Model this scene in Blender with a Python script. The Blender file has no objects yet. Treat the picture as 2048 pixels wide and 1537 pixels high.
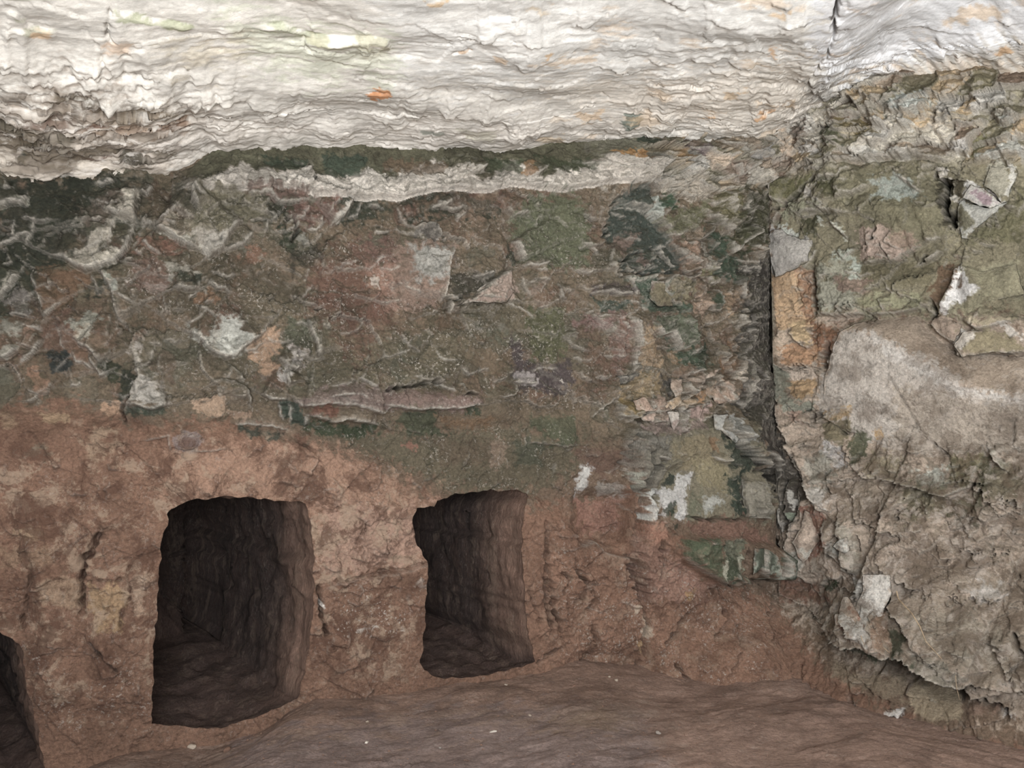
import bpy, math, random
import numpy as np
from mathutils import Vector
from mathutils.geometry import delaunay_2d_cdt

# ------------------------------------------------------------------ camera, light, exposure
scene = bpy.context.scene
COL = scene.collection
IMW, IMH, FPX = 2048.0, 1537.0, 1537.0
EYE = np.array([0.0, 0.0, 1.4])
PITCH = math.radians(4.0)
cam = bpy.data.cameras.new('camera')
cam.sensor_fit = 'HORIZONTAL'
cam.sensor_width = 36.0
cam.lens = 36.0 * FPX / IMW
cam.clip_start = 0.05
camo = bpy.data.objects.new('camera', cam)
COL.objects.link(camo)
camo.location = EYE
camo.rotation_euler = (math.pi / 2 + PITCH, 0, 0)
scene.camera = camo

world = bpy.data.worlds.new('world')
scene.world = world
world.use_nodes = True
bg = world.node_tree.nodes['Background']
bg.inputs[0].default_value = (0.80, 0.88, 1.0, 1)
bg.inputs[1].default_value = 0.06

def area(name, loc, target, sx, sy, power, color):
    l = bpy.data.lights.new(name, 'AREA')
    l.shape = 'RECTANGLE'
    l.size, l.size_y = sx, sy
    l.energy = power
    l.color = color
    o = bpy.data.objects.new(name, l)
    COL.objects.link(o)
    o.location = loc
    d = Vector(target) - Vector(loc)
    o.rotation_euler = d.to_track_quat('-Z', 'Y').to_euler()
    return o

# daylight through the cave mouth behind the viewer: bounced off the sunlit ground outside, and open sky
area('daylight_ground', (1.0, -2.1, 0.0), (1.0, -2.0, 9.0), 3.4, 1.9, 900, (1.0, 0.985, 0.955))
area('daylight_sky', (0.4, -1.7, 1.8), (0.6, 4.4, 1.0), 2.0, 1.2, 330, (0.92, 0.96, 1.0))

scene.view_settings.view_transform = 'Standard'
scene.view_settings.look = 'None'
scene.view_settings.exposure = 0.10
scene.view_settings.gamma = 1.0
scene.view_settings.use_curve_mapping = False
scene.cycles.use_denoising = True
scene.cycles.max_bounces = 4
scene.cycles.diffuse_bounces = 3

# ------------------------------------------------------------------ projection helpers
CP, SP = math.cos(PITCH), math.sin(PITCH)

def project(P):
    """world points (n,3) -> where they fall in the 2048 x 1537 frame"""
    d = P - EYE
    fwd = d[:, 1] * CP + d[:, 2] * SP
    up = -d[:, 1] * SP + d[:, 2] * CP
    fwd = np.maximum(fwd, 0.05)
    return IMW / 2 + FPX * d[:, 0] / fwd, IMH / 2 - FPX * up / fwd

def ray(px, py):
    x = (np.asarray(px, float) - IMW / 2) / FPX
    u = -(np.asarray(py, float) - IMH / 2) / FPX
    return np.stack([x, CP - u * SP, SP + u * CP], -1)

# ------------------------------------------------------------------ noise
def make_grad(seed):
    r = np.random.RandomState(seed)
    a = r.rand(256) * 2 * math.pi
    return r.permutation(256).astype(np.int32), np.cos(a), np.sin(a)
_G = {}
def noise(x, y, seed=0):
    if seed not in _G:
        _G[seed] = make_grad(seed)
    perm, gx, gy = _G[seed]
    xf, yf = np.floor(x), np.floor(y)
    xi, yi = xf.astype(np.int32), yf.astype(np.int32)
    fx, fy = x - xf, y - yf
    u = fx * fx * fx * (fx * (fx * 6 - 15) + 10)
    v = fy * fy * fy * (fy * (fy * 6 - 15) + 10)
    def g(ix, iy, dx, dy):
        h = perm[(perm[ix & 255] + iy) & 255]
        return gx[h] * dx + gy[h] * dy
    a = g(xi, yi, fx, fy)
    b = g(xi + 1, yi, fx - 1, fy)
    c = g(xi, yi + 1, fx, fy - 1)
    d = g(xi + 1, yi + 1, fx - 1, fy - 1)
    return ((a + (b - a) * u) * (1 - v) + (c + (d - c) * u) * v) * 1.5

def fbm(x, y, octaves=4, seed=0, gain=0.5):
    s, a = np.zeros_like(x), 1.0
    for k in range(octaves):
        s += a * noise(x * 2.03 ** k + 7.1 * k, y * 2.03 ** k - 3.7 * k, seed + k)
        a *= gain
    return s

def ridged(x, y, octaves=3, seed=0, gain=0.5):
    s, a = np.zeros_like(x), 1.0
    for k in range(octaves):
        s += a * (1 - np.abs(noise(x * 2.1 ** k + 3.3 * k, y * 2.1 ** k, seed + k)) * 2)
        a *= gain
    return s

def facets(x, y, seed=0, lean=0.0):
    """broken-rock facets: every cell is a tilted plane. Returns height, cell value, distance to the cell edge"""
    xi, yi = np.floor(x).astype(np.int64), np.floor(y).astype(np.int64)
    f1 = np.full(x.shape, 9.0); f2 = np.full(x.shape, 9.0)
    hh = np.zeros_like(x); val = np.zeros_like(x)
    def rnd(i, j, k):
        h = (i * 374761393 + j * 668265263 + (seed * 31 + k) * 974634777) & 0xFFFFFFFF
        h = ((h ^ (h >> 13)) * 1274126177) & 0xFFFFFFFF
        return ((h ^ (h >> 16)) & 0xFFFF) / 65535.0
    for di in (-1, 0, 1):
        for dj in (-1, 0, 1):
            i, j = xi + di, yi + dj
            cx, cy = i + rnd(i, j, 1), j + rnd(i, j, 2)
            dx, dy = x - cx, y - cy
            d = dx * dx + dy * dy
            h = (rnd(i, j, 3) - .5) * 0.5 + (rnd(i, j, 4) - .5) * 1.5 * dx + ((rnd(i, j, 5) - .5) * 1.5 - lean) * dy
            near = d < f1
            f2 = np.where(near, f1, np.minimum(f2, d))
            hh = np.where(near, h, hh)
            val = np.where(near, rnd(i, j, 6), val)
            f1 = np.where(near, d, f1)
    return hh, val, np.sqrt(f2) - np.sqrt(f1)

def sstep(a, b, x):
    t = np.clip((x - a) / (b - a), 0, 1)
    return t * t * (3 - 2 * t)

def lin(c):
    c = np.asarray(c, float) / 255.0
    c = np.where(c <= 0.04045, c / 12.92, ((c + 0.055) / 1.055) ** 2.4)
    g = (c * (0.3, 0.55, 0.15)).sum()
    k = 0.77
    if c[1] > c[0] and c[1] > c[2]: k = 0.66
    elif c[2] < .6 * c[1] and c[0] < 1.35 * c[1]: k = 0.66
    return g + (c - g) * k

# ------------------------------------------------------------------ features drawn on the rock
def parse(text):
    """one feature per line; '@ox,oy,scale' moves the local frame the points are given in"""
    out, ox, oy, sc = [], 0.0, 0.0, 1.0
    for line in text.strip().splitlines():
        line = line.split('#')[0].strip()
        if not line:
            continue
        if line[0] == '@':
            ox, oy, sc = [float(v) for v in line[1:].split(',')]
            continue
        head, pts = line.split(':')
        h = head.split()
        p = np.array([[float(v) for v in q.split(',')] for q in pts.split()])
        p = p / sc + np.array([ox, oy])
        out.append((h[0], h[1:], p, sc))
    return out

def seg_dist(x, y, pts, closed=False):
    best = np.full(x.shape, 1e9); sd = np.zeros_like(x); tt = np.zeros_like(x)
    n = len(pts)
    ln = np.hypot(*(np.roll(pts, -1, 0) - pts).T)
    tot = ln[:n - 1].sum() + 1e-9
    acc = 0.0
    for k in range(n if closed else n - 1):
        a, b = pts[k], pts[(k + 1) % n]
        dx, dy = b - a
        L = math.hypot(dx, dy) + 1e-9
        t = np.clip(((x - a[0]) * dx + (y - a[1]) * dy) / (L * L), 0, 1)
        ex, ey = x - a[0] - t * dx, y - a[1] - t * dy
        cr = -(dx * (y - a[1]) - dy * (x - a[0])) / L      # > 0 above a line that runs to the right
        d = np.hypot(ex, ey) - 1e-3 * np.abs(cr)
        m = d < best
        best = np.where(m, d, best); sd = np.where(m, cr, sd)
        tt = np.where(m, (acc + t * L) / tot, tt)
        acc += L
    return np.maximum(best, 0), np.sign(sd), tt

def inside(x, y, pts):
    r = np.zeros(x.shape, bool)
    n = len(pts)
    for k in range(n):
        (x0, y0), (x1, y1) = pts[k], pts[(k + 1) % n]
        if y0 == y1:
            continue
        c = ((y0 > y) != (y1 > y)) & (x < (x1 - x0) * (y - y0) / (y1 - y0) + x0)
        r ^= c
    return r

def sdf(x, y, pts):
    d, _, _ = seg_dist(x, y, pts, True)
    return np.where(inside(x, y, pts), -d, d)

def window(X, Y, pts, m):
    lo, hi = pts.min(0) - m, pts.max(0) + m
    return np.nonzero((X > lo[0]) & (X < hi[0]) & (Y > lo[1]) & (Y < hi[1]))[0]

def do_bulges(feats, X, Y, D):
    for kind, a, p, sc in feats:
        if kind != 'b':
            continue
        h, soft = float(a[0]), float(a[1]) / sc
        i = window(X, Y, p, soft + 2)
        if len(i):
            D[i] += h * sstep(soft, -soft, sdf(X[i], Y[i], p))

def do_relief(feats, X, Y, D, rim):
    """scarps (an edge standing proud on its upper / right side) and cracks"""
    for kind, a, p, sc in feats:
        if kind == 's':
            h, fall, rw, ra = float(a[0]) if float(a[0]) > .15 else min(float(a[0]), .07), float(a[1]) / sc, float(a[2]) / sc, float(a[3])
            i = window(X, Y, p, max(4.2 * fall, 12))
            if not len(i):
                continue
            d, s, t = seg_dist(X[i], Y[i], p)
            tp = np.minimum(1, np.minimum(t, 1 - t) * 6 + 0.12) ** 0.7
            D[i] += h * tp * 1.45 * np.where(s > 0, np.exp(-d / (fall * 1.9)), np.exp(-d / 1.3) - .10 * np.exp(-((d - 3.5) / 2.6) ** 2))
            wv = np.clip(.7 + .8 * noise(X[i] / 17 + 3, Y[i] / 17, 301), .3, 1.3)
            r = ra * np.where(s > 0, np.where(d < 1.3, 1, .65 * np.exp(-(d - 1.3) / (rw * .6 * wv + .5))), sstep(1.8, .4, d)) * np.minimum(1, tp * 1.5) * np.clip(.45 + wv, 0, 1)
            rim[i] = np.maximum(rim[i], r)
        elif kind == 'c':
            dep, w = float(a[0]), float(a[1]) / sc
            i = window(X, Y, p, 4 * w + 4)
            if not len(i):
                continue
            d, s, t = seg_dist(X[i], Y[i], p)
            tp = np.minimum(1, np.minimum(t, 1 - t) * 8 + 0.2)
            wv = np.clip(.75 + .8 * noise(X[i] / 13, Y[i] / 13, 302), .25, 1.3)
            D[i] -= (1.6 if dep < .035 else 2.8) * dep * tp * wv * np.exp(-(d / np.maximum(w * .8 * wv, 1.2)) ** 2)

def do_paint(feats, X, Y, C, M, nz):
    for kind, a, p, sc in feats:
        if kind == 'p':
            soft = float(a[1]) / sc if len(a) > 1 else 5.0
            amt = float(a[2]) if len(a) > 2 else 0.92
            i = window(X, Y, p, soft * 2 + 6)
            if len(i):
                d = sdf(X[i], Y[i], p) + nz[i] * (soft * 1.0 + 3.5)
                soft *= 0.4 if float(a[1]) < 26 else 0.55
                w = amt * sstep(soft, -soft, d)
                C[i] += (lin([float(v) for v in a[0].split(',')]) - C[i]) * w[:, None]
        elif kind == 'm':
            ch, val, soft = int(a[0]), float(a[1]), float(a[2]) / sc
            i = window(X, Y, p, soft * 2 + 6)
            if len(i):
                w = sstep(soft, -soft, sdf(X[i], Y[i], p) + nz[i] * soft)
                M[i, ch] += (val - M[i, ch]) * w

WALL_TEXT = '''
# ---- large forms
@0,0,1
b 0.07 25 : -500,840 0,840 250,848 560,868 640,885 720,915 800,960 870,990 1060,1000 1150,1065 1150,1900 -500,1900
b 0.06 16 : 575,792 760,785 1030,790 1030,838 900,850 640,842
b 0.13 35 : 1250,850 1450,830 1530,960 1535,1160 1420,1160 1265,1100 1245,950
b 0.11 11 : 1348,1075 1400,1072 1480,1078 1530,1095 1530,1150 1480,1155 1420,1165 1350,1112
b 0.12 40 : 1262,1110 1420,1170 1560,1180 1560,1340 1300,1340
b -0.09 14 : 1150,985 1245,985 1245,1080 1150,1085
b 0.05 14 : 1145,1098 1170,1085 1200,1100 1255,1115 1258,1180 1275,1300 1150,1300

b 0.15 40 : 1640,1000 2500,900 2500,1480 1950,1360 1800,1300 1670,1250
b 0.04 20 : 1055,530 1112,530 1112,740 1055,740
b -0.05 9 : 1245,384 1275,391 1275,438 1300,462 1315,487 1340,536 1325,555 1257,555 1214,545 1237,512 1199,493 1185,483 1205,434 1224,399
b -0.06 9 : 1555,545 1632,540 1640,700 1645,790 1585,790 1552,680
b -0.05 10 : 1745,1262 1880,1330 1935,1360 1930,1400 1850,1390 1760,1320
b 0.05 30 : 1650,330 1800,340 1890,400 1900,480 1750,460 1650,420
b 0.05 30 : 60,1080 150,1070 160,1400 80,1400
b 0.04 25 : 180,1140 300,1100 300,1440 190,1400
# ---- base zones
p 112,96,76 40 1 : -600,200 1330,200 1560,330 1560,830 1250,900 700,880 250,840 -600,830
p 52,56,42 25 0.95 : -600,350 240,355 330,380 450,395 620,395 850,390 1000,385 980,430 760,450 620,440 420,460 300,480 240,560 120,640 -600,640
p 92,82,64 30 0.8 : 250,470 480,480 560,560 700,560 760,620 720,760 560,780 300,720 230,640
p 98,88,64 30 0.8 : 560,640 760,620 1060,580 1060,760 900,790 560,760
p 106,80,64 20 0.9 : 600,500 780,480 780,640 700,740 620,620
p 100,90,66 25 0.9 : 600,860 1160,860 1160,940 1060,985 900,985 700,900
p 134,99,77 22 1 : -600,840 0,815 130,800 260,838 330,848 450,840 570,870 640,890 720,915 790,955 850,985 890,1015 1060,1010 1160,1000 1270,960 1300,1040 1390,1120 1430,1165 1560,1210 1640,1330 1900,1480 2400,1560 2400,2400 -600,2400
p 168,130,104 35 0.7 : 330,900 560,880 660,895 780,960 860,990 855,1130 640,1140 620,1010 330,1000
p 172,152,132 40 1 : 1560,640 2500,600 2500,1500 2000,1440 1700,1330 1560,1200
p 134,124,92 35 1 : 1560,300 1700,210 1760,185 2500,170 2500,640 1850,640 1640,650 1560,640
p 190,178,158 30 0.8 : 1150,240 1560,200 1700,180 1700,300 1530,380 1380,400 1280,385 1180,370
m 0 0.5 40 : 300,420 1350,420 1350,830 300,830
m 0 0.75 30 : 560,580 1150,480 1160,800 820,800 560,760
m 0 0.25 40 : 0,900 1560,900 1560,1500 0,1500
m 0 0.6 30 : 600,850 1160,850 1160,940 1060,985 900,985 700,900
m 2 0.6 30 : 600,850 1160,850 1160,940 1060,985 900,985 700,900
m 1 0.9 40 : -300,860 600,870 860,1000 860,1350 -300,1500
m 1 0.35 40 : 1060,1000 1300,1000 1560,1200 1560,1450 1060,1300
m 1 0.8 40 : 1640,900 2300,800 2300,1500 1640,1250
m 2 0.45 50 : -300,380 1540,380 1540,820 1100,960 700,880 -300,820
m 2 0.22 40 : 1540,330 2300,200 2300,640 1540,640
k : 0,0
# ---- the cove under the roof: blocks and breaks
@0,0,1
p 112,92,70 6 0.8 : 770,322 885,330 880,358 790,352 765,345
p 62,76,56 6 0.8 : 520,318 615,325 612,350 540,352
p 58,74,58 6 0.8 : 640,310 735,320 715,362 650,360
p 70,80,52 6 0.8 : 960,322 1030,326 1030,360 965,358
p 66,74,46 6 0.8 : 1060,322 1160,330 1170,352 1070,356
p 206,196,182 4 : 690,392 716,362 736,334 752,352 775,364 775,392
p 206,196,182 4 : 530,374 560,362 590,360 618,330 620,372 612,388 560,382
p 206,196,182 4 : 1075,386 1090,354 1108,372 1115,386
p 150,112,72 4 0.85 : 1030,340 1052,334 1046,366 1026,364
p 192,140,70 4 0.85 : 1190,320 1232,322 1240,346 1200,334
p 196,140,66 4 0.85 : 1240,322 1258,318 1256,342 1244,350
p 180,140,88 4 0.85 : 1300,328 1325,325 1326,346 1304,348
p 128,110,114 5 0.85 : 1330,316 1375,312 1370,340 1345,340
p 96,80,62 5 0.85 : 1385,292 1420,300 1440,330 1400,322
p 104,88,60 5 0.85 : 1480,300 1525,290 1520,310 1490,330
p 100,78,60 5 0.85 : 1590,262 1625,252 1632,290 1605,310
p 44,66,52 4 0.85 : 1250,288 1285,284 1280,306 1258,306
p 206,200,192 4 0.85 : 1450,330 1500,312 1520,322 1470,350
p 206,200,192 4 0.85 : 1600,310 1640,296 1655,320 1615,318
c 0.05 3 : 619,326 621,360 616,392
c 0.03 2 : 770,352 772,386
c 0.02 2 : 806,366 804,384
c 0.03 2 : 885,346 886,366
s 0.05 20 3 1 : 612,394 622,380 620,335
s 0.04 30 3 1 : 890,370 920,362 958,350 958,335
s 0.03 20 2 1 : 905,352 920,346 930,352
s 0.03 20 2 1 : 928,356 942,350 956,358
s 0.04 20 3 1 : 1040,372 1060,360 1072,350
s 0.04 20 3 1 : 1082,380 1090,354 1112,378
s 0.04 30 3 1 : 1150,338 1180,350 1230,358 1262,366
s 0.05 30 3 1 : 1180,326 1200,340 1240,352 1290,360
s 0.05 30 3 1 : 1280,330 1310,352 1350,346 1380,356
s 0.05 30 3 1 : 1340,312 1375,330 1400,342 1450,338
s 0.05 30 3 1 : 1400,300 1440,332 1470,322 1510,330
s 0.05 30 3 1 : 1420,352 1440,370 1470,352
s 0.05 30 3 1 : 1480,290 1500,312 1540,300 1560,312
s 0.05 30 3 1 : 1300,372 1350,380 1400,372 1440,382
# ---- tile upper left
@0,360,5.12
p 48,50,38 120 0.8 : 0,60 1350,60 1400,480 900,560 700,900 0,900
p 92,80,68 60 : 900,350 1100,200 1280,150 1380,180 1380,470 1180,420 1100,560 900,520
p 168,158,140 40 : 1290,150 1395,140 1400,490 1260,460 1110,370 1280,360
s 0.05 300 60 0.5 : 1410,490 1400,300 1395,140
s 0.05 200 40 0.8 : 1110,370 1200,430 1390,490
p 165,155,138 45 : 820,800 960,700 1150,470 1195,480 1160,690 1040,780 1180,790 1300,760 1200,880 1000,950 900,975 820,900
s 0.10 350 45 0.9 : 540,780 700,850 820,930 910,975 1080,930 1200,870 1310,760 1370,650 1400,500
c 0.03 12 : 960,860 1130,730
s 0.03 150 30 0.7 : 1150,720 1170,600 1190,460
s 0.06 250 30 1 : 0,320 180,300 290,310 305,210
p 150,145,128 20 : 200,310 300,300 310,210 270,230
s 0.025 100 20 0.8 : 0,690 120,650 200,630 350,590
s 0.03 100 20 0.8 : 100,160 160,150 180,120
s 0.04 200 25 0.9 : 1480,480 1590,520 1700,450 1810,350
s 0.07 250 50 0.9 : 1590,530 1800,650 1900,720 2020,770
p 165,148,128 40 : 1640,560 1960,640 2048,700 2048,780 1900,720
p 125,90,72 50 : 1420,650 1800,640 1900,740 1700,850 1650,800 1400,800
s 0.03 150 15 0.9 : 1470,690 1540,750 1650,810
s 0.03 150 20 0.9 : 1390,780 1450,830
p 155,142,122 15 : 1700,480 1730,440 1820,390 1870,440 1800,480
p 155,142,122 15 : 1870,540 1910,470 1950,400 1950,560 1910,590
s 0.05 150 25 0.9 : 2040,150 1970,230 1960,300 2030,380
p 150,140,120 40 0.7 : 1890,40 2048,30 2048,200 1900,150
s 0.04 120 25 1 : 1440,160 1500,190 1570,100
s 0.03 120 20 1 : 1000,90 1070,110 1190,70
p 112,85,62 40 : 410,940 780,940 1000,1000 700,1300 560,1350 450,1330 400,1000
s 0.04 200 20 0.9 : 330,970 350,1050 400,1120 450,1320
s 0.06 200 30 1 : 0,1230 100,1130 210,990
p 145,138,122 40 : 0,1120 200,980 210,1000 90,1150 0,1230
s 0.09 250 60 0.8 : 1040,960 1120,1090 1170,1190 1190,1290 1220,1420 1270,1480
p 150,152,135 25 : 1090,1010 1180,1020 1230,1190 1180,1190
s 0.03 150 15 0.8 : 1220,1200 1290,1250 1380,1300
p 118,92,78 60 0.8 : 1420,850 1700,900 1780,1100 1600,1200 1350,1150
p 150,130,118 30 0.7 : 1520,1100 1680,1080 1720,1170 1560,1190
m 0 1.0 60 : 1320,1000 1720,950 1800,1300 1320,1250
p 155,148,132 20 : 1690,900 1760,860 1850,940 2048,960 2048,1000 1790,1000 1760,1100
s 0.06 150 40 1 : 1790,1140 1960,1160 2048,1130
p 50,55,42 20 : 1790,1010 2048,1000 2048,1080 1900,1110
p 110,102,95 40 0.8 : 60,1250 250,1090 340,1200 330,1380 100,1330
m 0 0.9 40 : 60,1250 250,1090 340,1200 330,1380 100,1330
s 0.03 120 20 1 : 100,1370 200,1390 310,1420
p 150,148,132 50 : 750,1480 900,1380 1050,1450 960,1536 740,1536
# ---- left, above the brown band
@0,640,5.12
p 145,140,125 60 : 0,0 210,0 210,160 100,180 0,100
p 145,115,94 15 : 290,80 370,90 360,280 330,310 250,260
s 0.04 150 25 1 : 250,440 300,400 350,350 460,220
s 0.04 100 20 0.6 : 240,260 330,310
p 158,152,136 20 : 60,290 190,260 200,290 120,360 40,400 10,380
s 0.05 120 20 0.9 : 10,400 120,360 200,290
p 48,56,55 40 : 500,330 660,350 760,430 740,520 560,560 480,460
p 155,118,92 20 : 330,500 400,490 420,570 490,600 510,700 430,790 360,680 320,560
p 168,156,136 35 : 830,90 950,60 970,120 950,240 820,240 800,180
s 0.06 200 30 0.9 : 790,230 830,280 930,310 1000,380 1050,470
s 0.05 120 25 1 : 940,380 980,490 1040,590 1110,550
p 55,60,40 25 : 1050,430 1230,480 1230,640 1150,640 1060,560
p 130,98,76 25 : 740,300 900,310 940,450 840,430 780,430
s 0.03 100 20 0.9 : 740,340 790,440 880,440 950,510
p 172,162,150 70 : 1350,260 1450,350 1480,560 1560,620 1640,720 1740,800 1740,900 1560,920 1440,880 1300,900 1290,860 1360,800 1370,720 1440,600 1400,480 1340,350
s 0.12 260 60 0.6 : 1400,480 1430,600 1370,720 1350,820 1290,870
p 45,52,40 30 : 1230,480 1430,600 1360,720 1340,820 1250,820 1230,640
c 0.04 20 : 1300,830 1250,920 1290,1060
s 0.08 200 20 0.8 : 1290,870 1450,890 1560,930 1740,890
p 60,72,55 40 : 1290,910 1700,900 1720,960 1400,1000 1300,960
p 170,135,105 20 : 1060,840 1230,850 1230,930 1110,990 1040,910
p 165,135,102 25 : 400,980 600,930 720,970 710,1050 500,1050
p 160,130,100 25 : 0,980 180,1000 190,1060 100,1130 30,1110
p 165,138,110 60 0.75 : 880,1220 1000,1120 1160,1140 1110,1220 1200,1260 1060,1400 860,1420 900,1300
p 138,128,105 60 0.6 : 250,1370 550,1250 500,1350 350,1400
c 0.02 14 : 880,1130 1100,1110 1250,1060
s 0.03 200 14 0.5 : 1500,1240 1600,1220 1740,1180 1745,1330
p 140,122,116 25 : 1780,1200 1900,1150 2048,1130 2048,1330 1800,1330
# ---- middle-left
@380,640,5.12
p 182,178,164 45 : 310,0 500,0 540,130 640,230 560,310 440,390 350,410 230,340 100,200 0,130 0,90 150,200 280,120
s 0.09 300 40 0.9 : -60,120 120,230 230,350 350,410 450,380 560,300 700,190 760,110
p 168,134,104 30 : 560,330 640,230 760,110 900,130 930,310 850,380 880,480 800,600 720,580 690,450 600,410
p 72,80,60 40 0.6 : 930,100 1000,0 1170,0 1180,130 1250,250 1180,310 1000,290 930,220
s 0.05 200 30 1 : 1170,30 1200,130 1250,220 1280,380
p 165,152,142 25 : 990,290 1160,330 1140,480 1080,520 1010,470 1040,370
s 0.06 120 20 0.9 : 900,400 950,470 1060,520 1130,490
p 180,168,158 25 : 870,560 960,490 1020,560 950,640 990,680 920,630
s 0.06 100 20 0.7 : 1000,500 960,560 980,680
s 0.04 180 45 0.7 : 600,900 620,800 560,700 450,640 230,640
s 0.03 180 45 0.5 : 540,620 500,540 400,470
p 172,142,114 25 : 20,830 200,820 250,770 360,790 370,940 300,1010 200,1000 100,950 30,900
p 158,130,106 20 : 400,960 620,960 630,1020 450,1020
c 0.02 12 : 140,1060 300,1010 450,960
p 130,110,100 40 : 1040,840 1250,750 1600,680 2048,740 2048,900 1950,960 1650,900 1240,880 1120,890
s 0.06 180 35 1 : 720,770 800,810 900,830 1000,830
s 0.10 260 30 1 : 1040,830 1120,890 1250,880 1480,870 1650,900 1850,940 1950,970 2048,870
s 0.04 100 25 1 : 1380,810 1480,790 1610,790
s 0.05 100 25 1 : 1650,620 1760,680 1850,720
p 120,80,62 20 : 1200,900 1500,890 1480,960 1420,1000 1180,970
s 0.07 200 35 1 : 1150,980 1290,1010 1440,1060 1560,1020 1720,1040 1900,1090
p 62,74,48 30 : 1150,1010 1400,1060 1900,1090 1900,1180 1600,1200 1300,1190 1150,1130
p 60,75,62 20 : 900,860 1000,840 1110,920 1140,980 1140,1080 1020,1060 900,990
s 0.04 100 20 1 : 900,870 890,990 940,1040
s 0.04 100 20 1 : 1000,860 1005,1060
s 0.05 120 25 1 : 1145,990 1150,1090
p 62,70,58 40 : 510,1090 800,1130 980,1150 920,1220 700,1200 520,1160
s 0.03 150 30 0.9 : 480,1070 700,1080 900,1110 1000,1140
c 0.03 18 : 1080,1230 1250,1330 1350,1500
s 0.02 150 10 0.5 : 0,1330 200,1350 380,1330
# ---- ledge to the right, stains
@760,640,5.12
p 130,106,96 40 : 0,760 300,720 500,740 700,790 1000,780 1000,850 840,950 560,920 0,920
s 0.09 220 28 1 : 0,880 180,910 360,920 560,915 780,910 870,900 950,880 1040,870
s 0.05 150 25 1 : 1230,800 1310,780 1350,730 1330,650
s 0.04 120 20 0.8 : 430,660 560,670 600,710 710,750
c 0.05 22 : -30,740 300,680 560,640
c 0.05 16 : 780,780 900,750 990,765
p 62,70,48 25 : 870,900 1030,890 1040,1000 860,1000
p 76,80,56 30 : 200,950 560,930 560,1080 700,1180 300,1180 100,1040
p 122,96,70 50 : 560,990 700,1010 1200,1000 1100,1100 700,1100
p 98,84,66 60 : 540,1240 1200,1230 1200,1500 600,1480
p 76,66,66 50 : 1330,180 1420,300 1500,480 1700,480 1900,400 1930,600 1900,740 1700,760 1400,720 1300,420
m 0 1.0 50 : 1300,520 1930,400 1930,980 1300,900
p 155,145,140 20 : 1350,560 1430,520 1560,600 1540,660 1430,650 1360,640
s 0.03 120 15 0.8 : 1350,640 1450,650 1560,660
p 90,90,56 40 : 1460,-100 1850,-100 1860,300 1780,420 1520,420 1500,200
p 76,86,58 30 0.65 : 1510,990 1960,1000 2000,1150 1990,1290 1800,1290 1640,1200 1520,1050
s 0.03 200 10 0.3 : 1500,1260 1800,1290 2000,1290
p 70,78,60 50 0.6 : 1330,1250 1650,1250 1650,1480 1400,1480
p 138,98,80 15 : 210,1290 300,1240 360,1290 310,1360
p 150,125,105 40 0.5 : 1150,1200 1300,1240 1280,1500 1080,1500
m 0 1.0 50 : 100,350 860,330 860,500 600,560 350,420
# ---- centre
@760,360,5.12
p 142,116,99 60 : 0,760 280,640 560,620 700,690 690,880 640,1100 560,1280 300,1360 0,1300
p 150,144,134 60 : 290,700 640,720 690,800 640,1010 480,1080 330,1000
s 0.05 200 30 0.8 : 610,1250 640,1080 680,850 720,690
p 112,84,72 60 0.8 : -150,650 120,700 130,880 -150,920
m 0 0.05 30 : 120,700 640,720 650,1000 500,1280 100,1250
p 85,80,74 30 : 280,600 400,470 520,470 590,600 560,640
s 0.03 120 15 0.9 : 590,600 540,500 420,460 330,500
m 0 1.0 20 : 280,600 400,470 520,470 590,600 560,640
s 0.04 120 18 1 : 500,320 640,290 690,260
p 155,138,124 15 : 720,360 820,370 740,440
s 0.04 120 15 0.8 : 720,370 740,440 830,370
s 0.06 200 40 1 : 1280,660 1340,760 1390,870
s 0.04 150 15 1 : 1390,930 1500,935 1600,920
s 0.05 150 20 0.7 : 1280,430 1340,390 1460,370
p 54,56,42 30 : 1240,660 1390,880 1300,900 1240,800
p 168,144,128 25 : 830,1280 1080,1060 1240,970 1290,1060 1380,1140 1300,1250 1150,1260 950,1250
s 0.08 300 15 0.6 : 830,1285 950,1250 1080,1270 1250,1270
s 0.06 200 18 0.9 : 1250,970 1080,1060 1000,1130 900,1220
p 62,58,48 40 : 860,1010 1080,1000 1030,1130 900,1210 850,1230 680,1230 680,1010
s 0.03 100 15 0.9 : 860,1040 950,1040 1070,1000
c 0.03 25 : 660,1240 660,1400
s 0.05 120 25 0.9 : 680,1240 690,1380
p 98,102,70 70 : 1320,380 1500,200 1900,200 2048,400 2048,900 1600,920 1400,900 1300,650
# ---- centre left
@380,360,5.12
p 115,106,80 60 : 100,130 500,130 800,280 780,420 540,450 380,600 180,820 0,700 0,500 100,440
p 172,162,147 40 : 20,620 200,560 380,600 310,760 180,830 60,720
s 0.07 250 35 0.9 : 170,840 310,760 380,630 430,550 520,450
s 0.04 200 25 0.9 : 110,140 30,220 30,290 90,400
s 0.04 150 30 0.9 : 360,760 520,720 640,560
p 122,96,84 30 : 520,130 800,110 1200,170 1190,230 900,280 700,220
s 0.04 200 18 0.9 : 600,190 700,220 770,190 830,220 900,280 1040,270 1190,230
p 116,86,74 60 : 1010,260 1250,250 1480,280 1480,400 1450,460 1340,400 1200,540 1010,450
s 0.07 200 45 0.9 : 1440,480 1580,370 1650,230
c 0.02 12 : 1340,380 1450,460
s 0.03 120 18 1 : 1180,540 1260,550 1370,450
s 0.03 100 15 1 : 1320,470 1340,400
s 0.03 100 18 1 : 1620,390 1700,370 1750,240
s 0.03 100 12 1 : 830,450 880,400
s 0.03 80 10 1 : 770,560 780,460
p 135,100,78 35 : 500,830 600,690 720,720 760,800 600,860
p 58,66,46 50 : 920,560 1080,560 1090,780 960,760
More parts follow.
